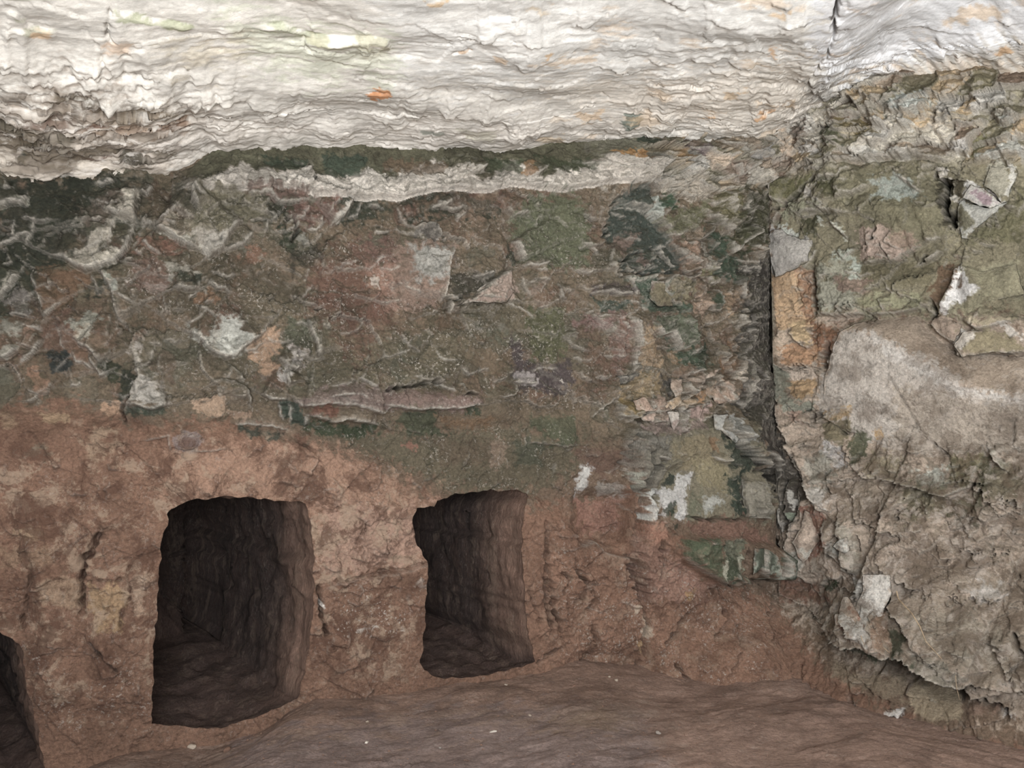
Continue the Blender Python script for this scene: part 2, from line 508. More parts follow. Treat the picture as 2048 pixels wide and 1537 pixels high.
c 0.05 25 : 960,410 1060,440 1085,560 1040,660
p 150,146,132 20 : 1060,620 1180,600 1220,700 1150,680
p 64,60,50 80 0.8 : 1100,700 1300,700 1250,900 1000,900
m 0 1.1 60 : 540,1030 800,1040 800,1280 680,1280 560,1200
m 0 1.0 60 : 1300,700 2048,640 2048,900 1650,900
p 138,104,76 25 : 90,1200 180,1120 310,1180 290,1270 120,1330 60,1260
s 0.04 120 20 0.9 : 180,1070 300,1150 400,1180
p 108,82,70 90 0.7 : 1700,650 2048,640 2048,900 1700,900
p 138,104,86 90 0.8 : 1700,900 2048,900 2048,1300 1850,1250
p 100,72,58 90 0.6 : 1250,950 1650,900 1850,1250 1700,1536 1250,1300
p 175,160,145 10 : 1820,1030 1870,1000 1920,1050 1900,1130 1830,1100
c 0.04 14 : 810,1370 850,1390
c 0.04 14 : 1250,1360 1350,1330
# ---- right of centre: teal hollow and olive chips
@1140,360,5.12
p 58,70,62 30 : 540,120 700,160 690,400 820,520 900,650 980,780 1040,900 950,1000 600,1000 380,950 360,930 500,780 300,680 230,630 330,380 430,200
m 0 0.1 30 : 230,120 900,160 1040,900 950,1000 380,950
p 118,98,86 30 : 390,620 590,600 540,700 430,800 330,720
p 108,88,80 25 : 530,830 620,800 640,930 560,960
c 0.04 20 : 230,640 340,360 430,180
c 0.03 15 : 690,160 690,400 820,520
c 0.05 22 : 690,760 800,800 960,970
c 0.04 18 : 380,940 500,810 620,800
c 0.04 18 : 400,980 540,1000 950,1000
c 0.04 12 : 360,930 400,1040
s 0.05 250 12 0.4 : 470,310 600,350 690,400
p 178,184,170 25 : 700,260 820,330 780,460 690,400
p 52,82,56 30 : 800,200 880,240 960,390 800,380 780,330
p 112,110,72 40 : 800,460 1000,380 1280,260 1280,430 1200,560 1080,680 900,620
s 0.04 150 12 0.7 : 690,390 780,470 900,570
p 140,120,98 30 : 1080,540 1290,540 1250,690 1040,680
p 168,135,110 20 : 1050,690 1240,690 1180,820 1200,920 1050,890 1030,760
c 0.03 10 : 1060,660 1170,660 1240,690 1290,650
s 0.05 150 20 0.8 : 960,760 1030,860 1100,890 1200,910
p 172,162,145 20 : 1260,670 1330,800 1440,870 1410,960 1310,940 1270,800
s 0.05 120 20 0.8 : 1270,900 1310,945 1410,960 1440,880
p 120,115,70 25 : 1270,950 1430,960 1440,1080 1330,1090
s 0.04 120 20 0.8 : 1260,1000 1330,1090 1440,1080
p 58,80,60 45 : 1290,560 1530,600 1540,760 1700,800 1700,1100 1440,1000 1440,860 1330,780
p 108,100,56 35 : 1290,250 1560,180 1560,600 1500,560 1290,410
s 0.06 200 18 0.9 : 1290,400 1440,510 1530,590
s 0.05 150 25 0.9 : 1290,300 1340,330 1400,300 1480,390 1500,420
p 92,86,50 30 : 1570,350 1750,480 1760,600 1640,700 1560,740
s 0.07 150 22 1 : 1540,650 1600,760 1650,700 1750,620 1760,570 1690,500
s 0.06 100 40 0.8 : 1580,300 1590,440 1640,400
s 0.03 80 25 1 : 1730,720 1830,820
p 192,178,158 25 : 700,80 1100,100 1250,230 1130,260 800,180
s 0.06 150 18 0.8 : 800,180 900,215 1000,240 1130,260
s 0.05 120 18 0.9 : 740,90 850,150 1000,170
s 0.05 120 18 0.9 : 900,100 1100,130 1220,200 1380,210 1560,170
s 0.06 150 30 0.9 : 1740,110 1800,125 1900,80
p 132,120,86 25 : 840,1030 1150,1080 1170,1200 1040,1230 1050,1290 900,1290 810,1210
s 0.07 250 30 1 : 860,1025 800,1090 790,1200 880,1280
s 0.05 150 20 1 : 1150,1070 1000,1030 850,1025
s 0.04 150 20 0.9 : 740,1015 600,1050 410,1050
s 0.03 150 15 0.9 : 410,1050 500,1130 530,1230
p 62,82,64 30 : 410,1050 740,1015 800,1090 790,1200 900,1300 1040,1370 980,1440 700,1400 560,1200
p 168,138,114 20 : 1040,1310 1170,1290 1260,1340 1200,1430 1050,1400
p 162,135,112 20 : 1180,1220 1280,1200 1310,1310 1260,1340 1150,1290
c 0.03 10 : 1040,1310 1150,1290 1260,1340
c 0.03 14 : 1220,960 1240,1050 1330,1130
p 62,78,55 25 : 1290,1180 1390,1200 1420,1320 1350,1370 1300,1290
s 0.05 100 18 1 : 1420,1330 1400,1220 1330,1150
p 152,126,98 25 : 1420,1200 1570,1200 1580,1420 1480,1430
p 78,66,64 30 : 140,1130 380,1100 520,1200 500,1260 320,1200 150,1190
s 0.04 100 15 0.8 : 150,1190 320,1190 500,1220
p 60,74,62 35 : 160,1270 450,1290 480,1370 250,1370
p 122,94,87 35 : 30,1430 420,1400 480,1480 450,1536 30,1536
p 54,50,45 60 : 1650,1000 1720,1200 1640,1400 1640,1536 2040,1536 2040,450 1960,600 1800,900
p 72,74,44 60 0.8 : 1560,200 1960,100 2030,420 1900,700 1700,760 1600,760
s 0.04 100 12 0.8 : 1600,1030 1620,1140 1650,1240
s 0.05 150 25 0.9 : 1600,1400 1620,1536
# ---- the bulging boss right of the openings
@0,0,1
p 134,126,102 14 0.9 : 1275,845 1400,830 1480,850 1535,960 1530,1040 1360,1045 1285,1010 1250,925
p 118,112,100 10 0.8 : 1240,880 1290,850 1330,880 1300,960 1265,985 1240,930
c 0.06 7 : 1268,842 1248,878 1236,925 1246,960 1268,986 1272,1030 1264,1090 1260,1140
c 0.05 5 : 1300,862 1282,900 1278,950 1272,985
c 0.08 9 : 1450,872 1486,910 1520,948 1542,985
c 0.05 8 : 1478,955 1483,1000 1492,1032
c 0.04 4 : 1352,1030 1400,1038 1480,1036
c 0.06 8 : 1440,1165 1480,1160 1540,1158
c 0.06 6 : 1250,1118 1262,1145 1276,1175 1285,1205
c 0.04 4 : 1283,1205 1290,1250 1284,1300
c 0.05 6 : 1390,1210 1366,1245 1340,1275 1320,1310
c 0.04 5 : 1180,1250 1196,1290
c 0.04 5 : 1150,1150 1180,1170 1190,1200 1172,1225
c 0.04 5 : 1092,1040 1090,1120 1100,1200 1130,1290
c 0.04 5 : 1420,1165 1450,1240 1440,1290
c 0.035 5 : 1360,1330 1400,1380 1440,1440
c 0.035 4 : 1300,1320 1340,1370 1376,1398
c 0.035 4 : 1480,1240 1490,1300 1470,1360
c 0.035 4 : 1540,1170 1548,1240 1552,1300
c 0.035 5 : 1600,1330 1590,1400 1600,1460
m 0 0.8 20 : 1100,1080 1540,1180 1560,1480 1300,1420 1120,1290
m 1 0.45 20 : 1260,1060 1420,1170 1560,1190 1560,1480 1300,1420 1120,1290 1080,1080
# ---- broken chips beside the fissure
@1140,640,5.12
p 102,110,84 25 : 700,0 1000,0 1250,240 1100,290 1000,320 920,270 860,170 770,190 700,130
s 0.08 250 35 1 : 690,60 700,130 760,190 860,160 920,270 980,330 1080,290
p 54,74,54 25 : 860,200 920,300 1000,340 1300,290 1310,470 1200,540 1080,500 1000,470
p 132,108,80 20 : 900,380 980,340 1000,480 930,480
p 168,140,106 30 : 560,100 680,130 720,280 830,400 760,520 560,500 560,270
p 128,98,84 30 : 320,0 460,0 540,210 560,260 530,400 440,560 390,560 350,330
s 0.07 200 22 1 : 470,0 520,150 570,250 545,400 525,540
p 64,60,58 10 : 430,590 560,550 590,580 550,650 470,665
b -0.06 14 : 430,590 560,550 590,580 550,650 470,665
s 0.05 120 14 0.8 : 590,570 560,560 440,600
p 158,134,96 25 : 430,700 590,580 760,560 790,640 800,780 640,830 430,830
p 152,126,72 20 : 430,840 620,840 640,930 600,1000 440,980
s 0.05 150 14 0.7 : 410,850 440,980 600,1010 660,950
p 168,140,120 15 : 650,830 770,790 850,860 880,930 700,950
s 0.05 120 14 0.7 : 650,830 690,960 880,930
p 178,152,134 15 : 720,990 880,940 900,1040 750,1040
s 0.05 120 14 0.7 : 720,990 760,1050 900,1050
p 76,72,68 20 : 780,580 860,620 1040,610 960,720 920,810 870,740
p 174,150,130 20 : 1040,600 1180,590 1340,560 1300,660 1180,770 1080,790 1040,700
s 0.06 150 14 0.8 : 1030,620 1000,700 1080,790 1200,740
c 0.05 20 : 1360,590 1220,710 1130,780
c 0.03 10 : 1040,600 1160,590
p 188,142,96 20 : 1130,770 1270,730 1300,800 1200,850
p 180,152,118 20 : 950,860 1140,770 1150,850 1060,920 980,900
s 0.05 120 14 0.7 : 950,860 1050,930 1150,850
p 174,147,122 20 : 1280,700 1450,620 1420,760 1370,810 1290,790
c 0.04 16 : 1480,680 1410,770 1400,830
p 178,150,128 20 : 1430,750 1500,650 1560,740 1640,840 1500,860 1430,800
s 0.04 120 14 0.7 : 1430,780 1530,830 1640,850
c 0.04 14 : 1450,930 1500,850 1530,940
p 178,150,138 20 : 1210,920 1350,860 1370,900 1320,1050 1180,970
s 0.05 120 14 0.7 : 1210,950 1260,880 1340,860
p 192,182,170 14 : 1000,940 1110,940 1120,1050 1060,1140 1020,1030
s 0.06 100 14 0.9 : 1000,940 1040,1100 1060,1150 1120,1050
p 188,172,152 20 : 1540,620 1640,410 1690,420 1680,620 1560,620
s 0.06 120 20 0.6 : 1640,410 1540,620
p 125,95,68 25 : 1470,480 1550,200 1620,400 1530,610 1470,500
p 128,108,100 30 : 1690,430 1760,480 1830,800 1860,900 1700,910 1680,680
s 0.05 120 12 0.5 : 1690,430 1680,700 1690,900
p 192,190,182 20 : 1470,970 1620,970 1640,1080 1730,1230 1690,1260 1560,1140 1480,1110
s 0.07 150 20 0.8 : 1470,970 1480,1110 1560,1140 1700,1260
p 158,135,125 40 : 640,1060 1000,1060 1300,1040 1340,1100 1000,1180 800,1200 650,1150
p 125,120,108 40 : 560,1150 800,1200 1000,1180 900,1330 800,1280 560,1330
s 0.10 260 18 0.5 : 650,1050 540,1130 470,1240 500,1340 490,1536
s 0.05 120 14 0.6 : 620,1100 560,1200 540,1320
p 140,124,88 60 : 980,1320 1250,1180 1400,1210 1450,1400 1560,1480 1560,1536 1050,1536
p 142,112,80 25 : 1390,1220 1500,1230 1440,1340
c 0.03 12 : 1380,1210 1440,1330 1430,1400
p 52,62,50 40 : 1550,1180 1700,1280 1900,1480 1940,1536 1600,1536 1560,1400
s 0.05 120 25 1 : 1430,1390 1460,1430 1530,1440 1560,1400
s 0.11 200 18 0.7 : 1560,1150 1700,1280 1850,1420 1960,1536
s 0.05 100 18 0.8 : 780,1390 830,1420 890,1350
# ---- alcove, white stained boss, green ledge block
@1140,900,5.12
p 108,82,68 60 0.8 : 0,0 480,0 480,150 330,300 180,200
p 190,182,176 30 : 90,150 170,130 160,260 120,400 60,460 20,460 60,300
p 165,160,150 40 0.6 : 250,350 480,340 480,480 250,460
p 150,108,90 50 0.8 : 70,520 480,520 480,800 100,850
c 0.015 30 : 250,660 500,640
c 0.015 30 : 100,780 250,800 500,760
c 0.015 30 : 300,320 400,390 500,380
c 0.03 35 : 300,950 450,960 520,900
s 0.04 120 20 0.5 : 600,1110 480,1080 300,1050
s 0.05 100 20 0.6 : 280,1050 170,930 40,970
c 0.03 20 : 20,1050 30,1200 140,1270
c 0.03 16 : 240,1060 180,1150 180,1260
c 0.10 45 : 560,1110 620,1260 690,1400 740,1536
s 0.12 220 50 0.6 : 500,100 490,200 530,310 600,400 650,460
p 168,168,150 25 : 500,210 590,260 600,390 540,330
s 0.10 220 8 0.2 : 680,440 660,620 650,800 610,1000 600,1120 640,1280 720,1400
p 190,190,180 25 : 690,420 760,360 800,400 770,560 820,640 760,720 680,690
p 190,185,180 25 : 820,370 1000,400 1080,240 1200,230 1130,400 1120,560 1080,700 1000,720 980,560 870,640 860,700 820,640
p 60,68,56 30 : 880,290 1000,260 1030,340 900,370
p 60,70,54 25 : 870,590 980,520 960,620 900,680
p 60,70,54 20 : 920,730 1010,740 980,790
c 0.04 25 : 800,400 780,520 810,680 760,740
c 0.06 30 : 700,350 680,250 800,150 860,100
p 150,136,95 60 : 1200,100 1500,120 1600,250 1550,450 1250,300
p 112,112,86 50 : 1120,560 1250,400 1260,600 1100,680
p 48,64,52 50 : 1550,300 1740,200 1720,560 1760,690 1560,660 1570,450
p 168,168,158 40 : 1260,600 1340,480 1540,480 1440,560 1300,660
p 145,138,122 25 : 1760,320 1920,330 1920,680 1800,690 1770,520
s 0.08 150 14 0.7 : 1750,300 1760,560 1800,690
s 0.06 100 14 0.7 : 1800,690 1910,690
c 0.06 30 : 1960,320 1940,520 1940,690
p 138,102,84 40 : 1100,760 1240,710 1740,700 1960,920 1750,940 1650,880 1400,890 1180,850
p 84,98,68 30 : 1070,920 1400,900 1500,960 1480,1130 1440,1330 1120,1140 1060,1060
p 112,116,90 25 : 1500,940 1650,880 1740,940 1720,1120 1680,1290 1480,1310
p 64,72,50 25 : 1460,1100 1620,1080 1620,1280 1470,1310
s 0.10 250 10 0.4 : 1060,1080 1150,1160 1300,1240 1440,1340 1700,1310
p 178,175,152 14 : 1640,1150 1710,1050 1690,1200 1640,1280
p 178,175,152 14 : 1440,1160 1500,1120 1440,1320
c 0.06 20 : 1510,940 1550,1000 1560,1080
c 0.06 30 : 1790,1010 1790,1080
p 142,152,132 20 : 1890,1010 1980,1020 1970,1180 1860,1290
s 0.06 120 20 0.8 : 1890,1010 1870,1180 1860,1300
p 150,113,94 60 : 620,900 880,940 920,1080 1120,1150 1430,1360 1380,1536 700,1536 620,1280
c 0.05 28 : 880,940 895,1130 860,1330
c 0.03 20 : 640,1030 720,1130
p 165,118,94 40 : 680,740 860,760 880,900 740,920
p 165,130,80 30 0.8 : 1120,1420 1240,1440 1200,1510
m 0 0.9 40 : 860,1400 1300,1420 1300,1536 860,1536
# ---- right wall, upper
@1500,360,5.12
p 102,98,56 25 : 190,20 480,20 600,130 400,260 300,220 220,150
s 0.06 250 40 1 : 180,30 200,150 250,230 370,270
c 0.07 22 : 750,20 600,140 400,270 230,360
p 110,106,63 30 : 500,20 740,0 600,120
p 94,92,52 30 : 700,70 900,40 1250,70 1230,110 920,230 880,220
p 188,180,168 20 : 620,130 700,120 730,230 640,250
p 188,180,168 20 : 780,260 840,320 770,370
s 0.06 200 14 0.4 : 930,240 1150,160 1250,100
p 162,172,158 25 : 1260,60 1420,10 1560,20 1740,130 1820,200 1560,210 1370,190 1360,110 1280,90
s 0.02 150 20 1 : 1560,20 1640,80 1750,140
p 130,122,88 80 : 960,250 1370,210 2040,200 2040,560 1700,600 1250,480 1050,380
p 150,148,120 50 : 370,300 600,240 840,330 560,370 350,400
s 0.04 200 10 0.7 : 520,370 840,360 1060,370
p 180,182,168 20 : 310,490 420,480 540,600 500,610 350,560
p 82,80,50 30 : 560,420 780,400 740,560 760,610 600,590
p 192,192,174 14 : 880,460 1000,520 1040,630 960,560
s 0.04 150 14 0.8 : 870,460 960,560 1040,630
p 192,192,176 14 : 740,420 820,470 780,500
p 46,52,42 20 : 190,830 250,830 260,990 190,960
p 188,154,114 18 : 270,1000 540,920 680,920 690,1100 700,1536 300,1536 260,1200
p 160,120,88 25 : 540,920 680,930 690,1400 620,1500 560,1330
c 0.02 8 : 540,930 530,1100 550,1250 600,1480
c 0.015 7 : 550,1310 450,1400 420,1450
c 0.05 25 : 690,930 690,1100 700,1380
p 194,168,150 25 : 1150,560 1290,520 1380,480 1500,530 1480,620 1640,760 1530,850 1170,850
p 160,136,116 25 : 1500,540 1700,580 1790,700 1680,760 1480,690
s 0.05 200 10 0.5 : 1170,870 1500,860 1620,780 1790,710
c 0.03 12 : 1360,680 1470,880
c 0.04 25 : 1320,510 1270,640
s 0.03 120 12 0.6 : 1490,560 1440,690 1560,740
p 184,192,175 25 : 1060,870 1160,870 1160,1040 1050,1070
p 180,190,172 30 0.7 : 880,760 1080,750 1100,860 900,820
p 120,110,76 50 : 1170,870 1900,860 1880,1060 1700,1100 1180,1050
p 150,148,128 40 : 740,900 1050,880 1050,1060 880,1040 740,1000
p 165,162,142 50 : 730,1060 1200,1060 1130,1330 720,1390
p 140,116,100 40 : 900,1000 1290,1080 1200,1190 940,1150
s 0.07 300 14 0.5 : 710,1400 1000,1390 1190,1350
p 155,122,102 25 : 720,1420 1000,1400 1170,1360 1100,1440 900,1510
p 150,146,106 60 : 1130,1220 1700,1180 1850,1280 1200,1360
s 0.04 200 10 0.4 : 1180,1380 1500,1380 1850,1300
s 0.04 120 14 0.9 : 1830,670 1960,620
s 0.06 150 14 0.9 : 1740,890 1880,830 1990,740
c 0.05 20 : 1740,880 1850,810
@1648,200,5.12
p 190,195,185 40 : 720,210 780,130 1140,60 1130,160 1080,220 950,260
s 0.06 150 18 0.8 : 700,220 950,260 1080,210 1140,80
p 208,192,168 20 : 1140,210 1300,210 1280,330 1180,380 1150,330
c 0.05 18 : 1150,190 1280,190 1480,90
p 188,168,128 25 : 1290,330 1500,260 1700,310 1620,350 1300,340
s 0.05 150 14 0.9 : 1270,350 1480,340 1700,320
p 208,202,192 25 : 1530,180 1580,120 1760,190 1600,205
s 0.05 150 14 0.9 : 1520,200 1600,205 1760,190
p 192,192,182 25 : 1780,220 1850,300 2000,260 1900,330 1840,320
s 0.07 200 14 0.9 : 1770,210 1840,320 1900,330 2010,240
p 218,212,200 30 : 280,590 640,580 950,620 930,650 640,650 330,690
s 0.07 150 35 0.9 : 60,700 330,690 640,650 950,650 1240,650 1300,620
p 216,212,206 25 : 1340,530 1480,510 1550,460 1510,610
s 0.07 200 18 0.9 : 1320,540 1500,610 1540,480 1640,350
p 114,110,60 25 : 1560,420 1700,440 1640,560 1540,620
p 202,202,192 35 : 1600,620 2048,440 2048,590 1750,640
s 0.06 150 18 0.7 : 1560,670 1800,620 2100,600
p 130,122,88 80 : 200,720 1200,740 1300,1000 1380,1380 900,1380 500,1250 200,1050
p 166,174,160 30 : 490,880 660,830 760,800 980,950 1060,1010 820,1040 520,1030 600,960
s 0.02 150 18 1 : 760,800 880,880 1000,960
c 0.13 50 : 1190,810 1300,850 1260,1080 1360,1330
p 58,52,38 40 0.8 : 1200,810 1310,840 1280,1080 1370,1340 1240,1300 1180,1000
p 118,112,74 60 : 2048,900 1950,1050 1700,1200 1560,1330 1500,1440 2048,1440
s 0.06 150 14 0.8 : 600,410 700,390 720,370
s 0.06 150 30 0.9 : 500,260 600,370 690,410 720,360
p 205,198,188 25 : 500,260 640,320 720,360 690,410 600,370
p 130,112,66 35 : 240,310 480,280 640,420 450,480 300,440
p 188,172,140 20 : 260,430 400,380 410,470 330,480
p 85,88,55 30 : 0,380 130,360 280,460 300,570 100,520
s 0.05 120 14 0.8 : 500,490 570,560 680,500
s 0.05 120 14 0.8 : 840,350 900,390 980,340
p 215,212,202 15 : 840,340 960,320 980,350 910,390
p 150,142,118 40 : 380,130 640,180 680,250 400,260 150,250
s 0.05 150 14 0.7 : 120,260 300,270 480,240 680,250
s 0.05 150 14 0.8 : 440,60 600,150 690,190 840,70
p 68,70,46 30 : 680,180 830,70 760,160 700,230
# ---- right wall, the white wedge and blocks below
@1348,500,2.9257
p 218,214,210 10 : 1560,380 1640,210 1680,90 1725,195 1800,220 1700,300 1600,395
p 150,142,106 30 : 1700,120 2000,80 2048,260 1850,300 1725,400 1620,395 1730,280 1810,220
p 108,84,62 25 : 1540,110 1660,60 1660,190 1560,340 1510,300
s 0.10 180 6 0.3 : 1680,90 1640,210 1560,370
c 0.05 14 : 1510,300 1545,380 1520,420
p 165,144,125 15 : 1520,400 1570,390 1690,440 1640,540 1560,500
s 0.06 60 8 0.5 : 1520,420 1560,500 1640,550
s 0.05 60 8 0.9 : 1700,420 1780,470 1860,460 1980,420
p 150,136,96 25 : 1640,560 1690,480 1860,470 2040,540 2040,600 1680,620
p 216,206,192 12 : 1640,570 1690,480 1760,480 1690,600
s 0.08 80 8 0.7 : 1640,560 1680,625 1850,600 2060,610
p 215,205,192 10 : 1900,430 1960,420 2048,510 2048,540 1980,500
p 175,160,130 15 : 1700,420 1960,410 1860,455 1740,450
p 122,82,54 20 : 830,430 970,460 930,590 870,640 830,560
c 0.10 30 : 900,560 890,630 880,700
p 198,168,122 12 : 700,440 780,430 840,560 800,570 720,510
s 0.04 50 6 0.5 : 700,470 740,540 800,575 840,570
p 202,178,152 15 : 600,520 720,500 700,640 600,610
p 170,128,90 15 : 640,580 850,560 870,650 840,690 700,700
p 198,160,112 10 : 690,770 850,740 850,850 800,880 720,860
p 204,184,164 12 : 690,700 840,690 850,760 690,760
p 132,134,114 18 : 590,650 690,720 700,880 850,900 840,950 680,950 620,850
p 172,142,122 10 : 690,960 780,950 780,1010 720,1020
p 168,148,128 20 : 850,400 1110,370 1000,440 860,430
# boulder colours
p 182,172,160 20 : 880,760 910,650 930,580 970,480 1110,470 1300,590 1500,690 1640,770 2060,880 2060,1180 1700,1200 1480,1190 1300,1150 1100,1130 900,1000 870,900
p 156,138,118 18 : 1060,430 1300,400 1420,390 1500,480 1640,600 2060,620 2060,870 1650,760 1500,670 1300,570 1120,480
p 206,199,190 22 0.6 : 1110,480 1180,490 1500,650 1660,740 1690,800 2060,850 2060,900 1640,850 1580,800 1460,740 1240,620
p 165,150,132 30 0.8 : 1280,800 2060,930 2060,1180 1480,1190 1300,1150
p 172,142,96 10 : 890,980 1050,900 1030,980 900,1010
p 176,142,92 15 : 1150,1030 1240,1100 1180,1120
m 1 0.5 40 : 900,480 2060,620 2060,1180 880,1000
p 206,200,196 20 : 900,1100 1000,1150 1040,1260 980,1290 890,1200
p 86,90,60 20 : 1060,1050 1150,1100 1160,1200 1080,1280 1050,1150
p 165,150,120 30 : 1200,1190 1360,1200 1350,1330 1160,1320
p 128,120,75 25 : 1640,1210 1820,1190 1810,1300 1700,1400 1620,1340
p 196,196,182 30 : 1450,1290 1650,1280 1600,1380 1500,1380
s 0.10 100 8 0.5 : 1070,1260 1150,1330 1350,1350 1500,1400 1620,1440 1740,1380 1820,1230
p 84,80,56 20 : 1850,1200 1900,1250 1850,1400 1780,1400
p 192,186,168 10 : 1860,1160 1970,1240 1940,1280 1880,1210
s 0.07 60 8 0.7 : 1860,1170 1890,1230 1960,1280
p 112,104,70 40 0.7 : 1850,1250 2060,1250 2060,1450 1750,1460
c 0.06 10 : 1950,1000 1990,1000 1990,1130
s 0.07 60 8 0.6 : 890,1000 960,950 1060,910 1085,870
p 120,108,74 18 : 890,1010 1010,980 1060,1100 1000,1150 900,1090
c 0.05 10 : 1000,960 1010,1060 1070,1080
# fissure strata
p 58,53,48 18 : 330,100 540,100 560,700 600,950 680,1150 640,1350 560,1330 480,1200 400,1100 330,900
s 0.08 90 8 0.3 : 550,60 555,500 580,760 640,980 700,1120 790,1350
c 0.14 14 : 556,80 556,480 570,700 620,900
p 150,142,122 12 0.8 : 570,250 600,250 610,450 580,600
m 0 0.2 20 : 330,100 560,100 640,1350 480,1200
# ---- right wall, lower
@1500,900,5.12
p 64,59,53 40 : 0,0 420,0 560,120 620,300 600,560 520,800 330,830 200,700 130,420
s 0.06 120 25 0.7 : 20,20 130,180 240,320
s 0.06 150 30 0.8 : 270,330 300,480 300,660 340,800
p 198,190,178 20 : 265,400 340,460 350,680 400,780 330,820 300,700
p 198,192,180 18 : 420,320 470,440 540,540 500,600 460,540 430,420
p 130,142,116 15 : 410,630 500,640 500,730 430,720
c 0.07 22 : 410,300 400,460 390,620 420,740
s 0.12 220 60 0.9 : 620,280 640,340 700,460 760,580 810,630
p 202,194,184 25 : 650,350 860,400 840,620 780,590 700,460
p 150,145,130 50 : 640,100 860,0 950,250 860,380 680,340
p 188,166,146 30 : 560,620 610,640 580,760 720,800 730,920 650,930 560,1000 480,1000 430,950 520,800
p 140,95,75 30 : 600,560 800,640 780,740 870,920 840,1000 700,1100 690,800 620,700
s 0.14 200 25 0.6 : 540,640 430,960 480,1060 560,1200 680,1350
p 192,185,170 20 : 500,1030 640,1020 650,1160 560,1190
s 0.09 150 30 0.8 : 780,700 850,900 860,1000 970,1060 1110,1260
p 192,190,180 15 : 850,990 920,920 1000,900 1020,1040 960,1060
p 178,168,150 40 : 960,680 1140,830 1200,1000 1280,1150 1200,1240 1130,1230 1030,980 980,800
s 0.08 200 14 0.5 : 950,640 1000,850 1030,1000 1130,1250
c 0.05 16 : 1000,850 1030,1000 1120,1250
c 0.04 14 : 1160,850 1220,1020
c 0.03 14 : 860,900 980,850
p 200,192,182 30 : 1130,1240 1450,1290 1430,1400 1380,1536 1120,1536 1150,1400
p 130,92,72 50 : 340,1060 480,1100 680,1360 800,1400 900,1536 300,1536
p 58,74,48 15 : 840,1340 930,1380 900,1420 830,1400
p 72,80,62 30 : 20,1040 300,940 300,1280 100,1290
c 0.08 40 : 270,900 290,1100 280,1300
s 0.06 150 12 0.5 : 330,1020 310,1180 290,1280
p 122,112,76 80 0.8 : 1600,350 2048,350 2048,640 1700,680
p 88,84,56 60 0.8 : 2048,500 2400,500 2350,750 2200,760
c 0.03 12 : 1080,400 1060,500 1090,560
c 0.03 12 : 860,350 880,430 960,460
c 0.04 40 : 1490,1380 1520,1536
@1648,1150,5.12
s 0.20 500 12 0.6 : 70,500 200,590 350,640 550,650 750,720 960,740 1200,880 1300,930 1480,1040 1580,1070
p 152,142,126 15 : 940,680 1100,700 1400,870 1540,1020 1400,1000 1200,880
c 0.02 10 : 960,690 1150,790 1300,900 1450,990
p 200,194,184 25 : 390,0 680,0 690,200 600,400 620,590 470,560 370,380 340,280 400,170
p 194,184,168 18 : 190,220 240,220 230,340 150,400 120,500 110,410
p 165,145,122 25 : 150,400 330,440 430,560 300,590 120,510
s 0.09 150 20 0.6 : 390,150 340,280 380,400 460,560
s 0.09 150 20 0.6 : 180,200 110,400 95,510
p 140,92,70 25 : 260,330 330,350 420,530 330,430
p 165,130,104 30 : 610,400 740,280 790,500 800,680 680,640
s 0.10 200 12 0.6 : 740,170 780,270 900,400 980,540 1050,690
p 56,64,42 25 : 770,300 830,420 930,560 935,720 830,690 780,500
s 0.03 200 14 0.6 : 1100,690 1290,690 1560,780
s 0.03 150 12 0.6 : 1680,660 1880,740
p 72,84,56 50 : 60,600 350,660 740,740 960,760 1200,900 1000,990 800,950 500,850 100,700
p 66,54,46 40 : 1180,890 1480,1040 1480,1200 1440,1320 1300,1200 1150,1060
p 162,143,114 30 : 860,1200 920,1080 1100,1050 1230,1100 1440,1340 1460,1500 1000,1500 840,1300
s 0.05 250 10 0.3 : 1000,1050 880,1120 855,1230
p 138,120,96 60 : 90,880 400,1000 800,1050 850,1280 500,1200 100,1050
c 0.03 14 : 400,1150 600,1270 750,1320
c 0.03 14 : 250,960 330,1050 450,1190
s 0.05 200 28 0.9 : 280,1270 400,1370 560,1440 630,1450 830,1380
p 208,200,192 15 : 640,1390 830,1375 760,1490 700,1420
p 206,196,186 60 : 1560,60 1860,60 1870,180 1650,230
p 182,168,148 90 0.7 : 1000,300 1500,300 1900,700 1900,1000 1560,900 1200,650
s 0.06 200 14 0.4 : 1480,1060 1500,1150 1520,1280
p 206,198,190 30 : 1800,1420 1950,1460 1940,1500 1830,1470
c 0.06 45 : 1520,1300 1750,1380 1900,1500
c 0.07 40 : 1930,600 2000,790 2060,870
p 130,98,78 60 0.8 : 1500,1290 1800,1390 1750,1450 1500,1420
p 92,72,56 30 0.8 : 1450,1350 1520,1300 1500,1536 1440,1536
# ---- lower left brown wall
@0,1012,2.9257
p 168,138,106 20 : 100,140 200,110 260,150 220,210 130,210
p 152,122,94 35 0.7 : 0,230 300,250 330,340 0,340
c 0.045 22 : 600,110 540,250 500,310 480,440 480,640
c 0.035 16 : 190,380 160,560 120,740
p 164,132,94 20 : 520,470 700,460 750,520 700,720 560,720 540,600
p 160,130,102 25 : 210,430 400,400 470,480 460,600 220,560
c 0.03 14 : 760,330 740,420 765,540 710,640 700,740
c 0.02 7 : 700,310 800,300 930,260
c 0.03 12 : 500,440 720,430
c 0.05 10 : 530,790 610,880 690,970
s 0.03 90 6 0.3 : 520,790 690,970
s 0.03 90 6 0.2 : 590,1010 690,980
p 168,138,112 20 : 780,430 860,400 860,640 780,640
p 100,72,55 30 0.5 : 190,350 480,340 480,390 200,400
m 0 0.6 40 : 150,850 880,850 880,1290 250,1290
# ---- pillar between the openings and the wall right of them
@674,1012,2.9257
p 172,136,114 50 0.8 : -100,0 560,0 450,100 500,320 0,420 -100,420
s 0.025 60 6 0.2 : 530,340 350,390 0,440 -90,490
c 0.02 7 : 160,80 140,340
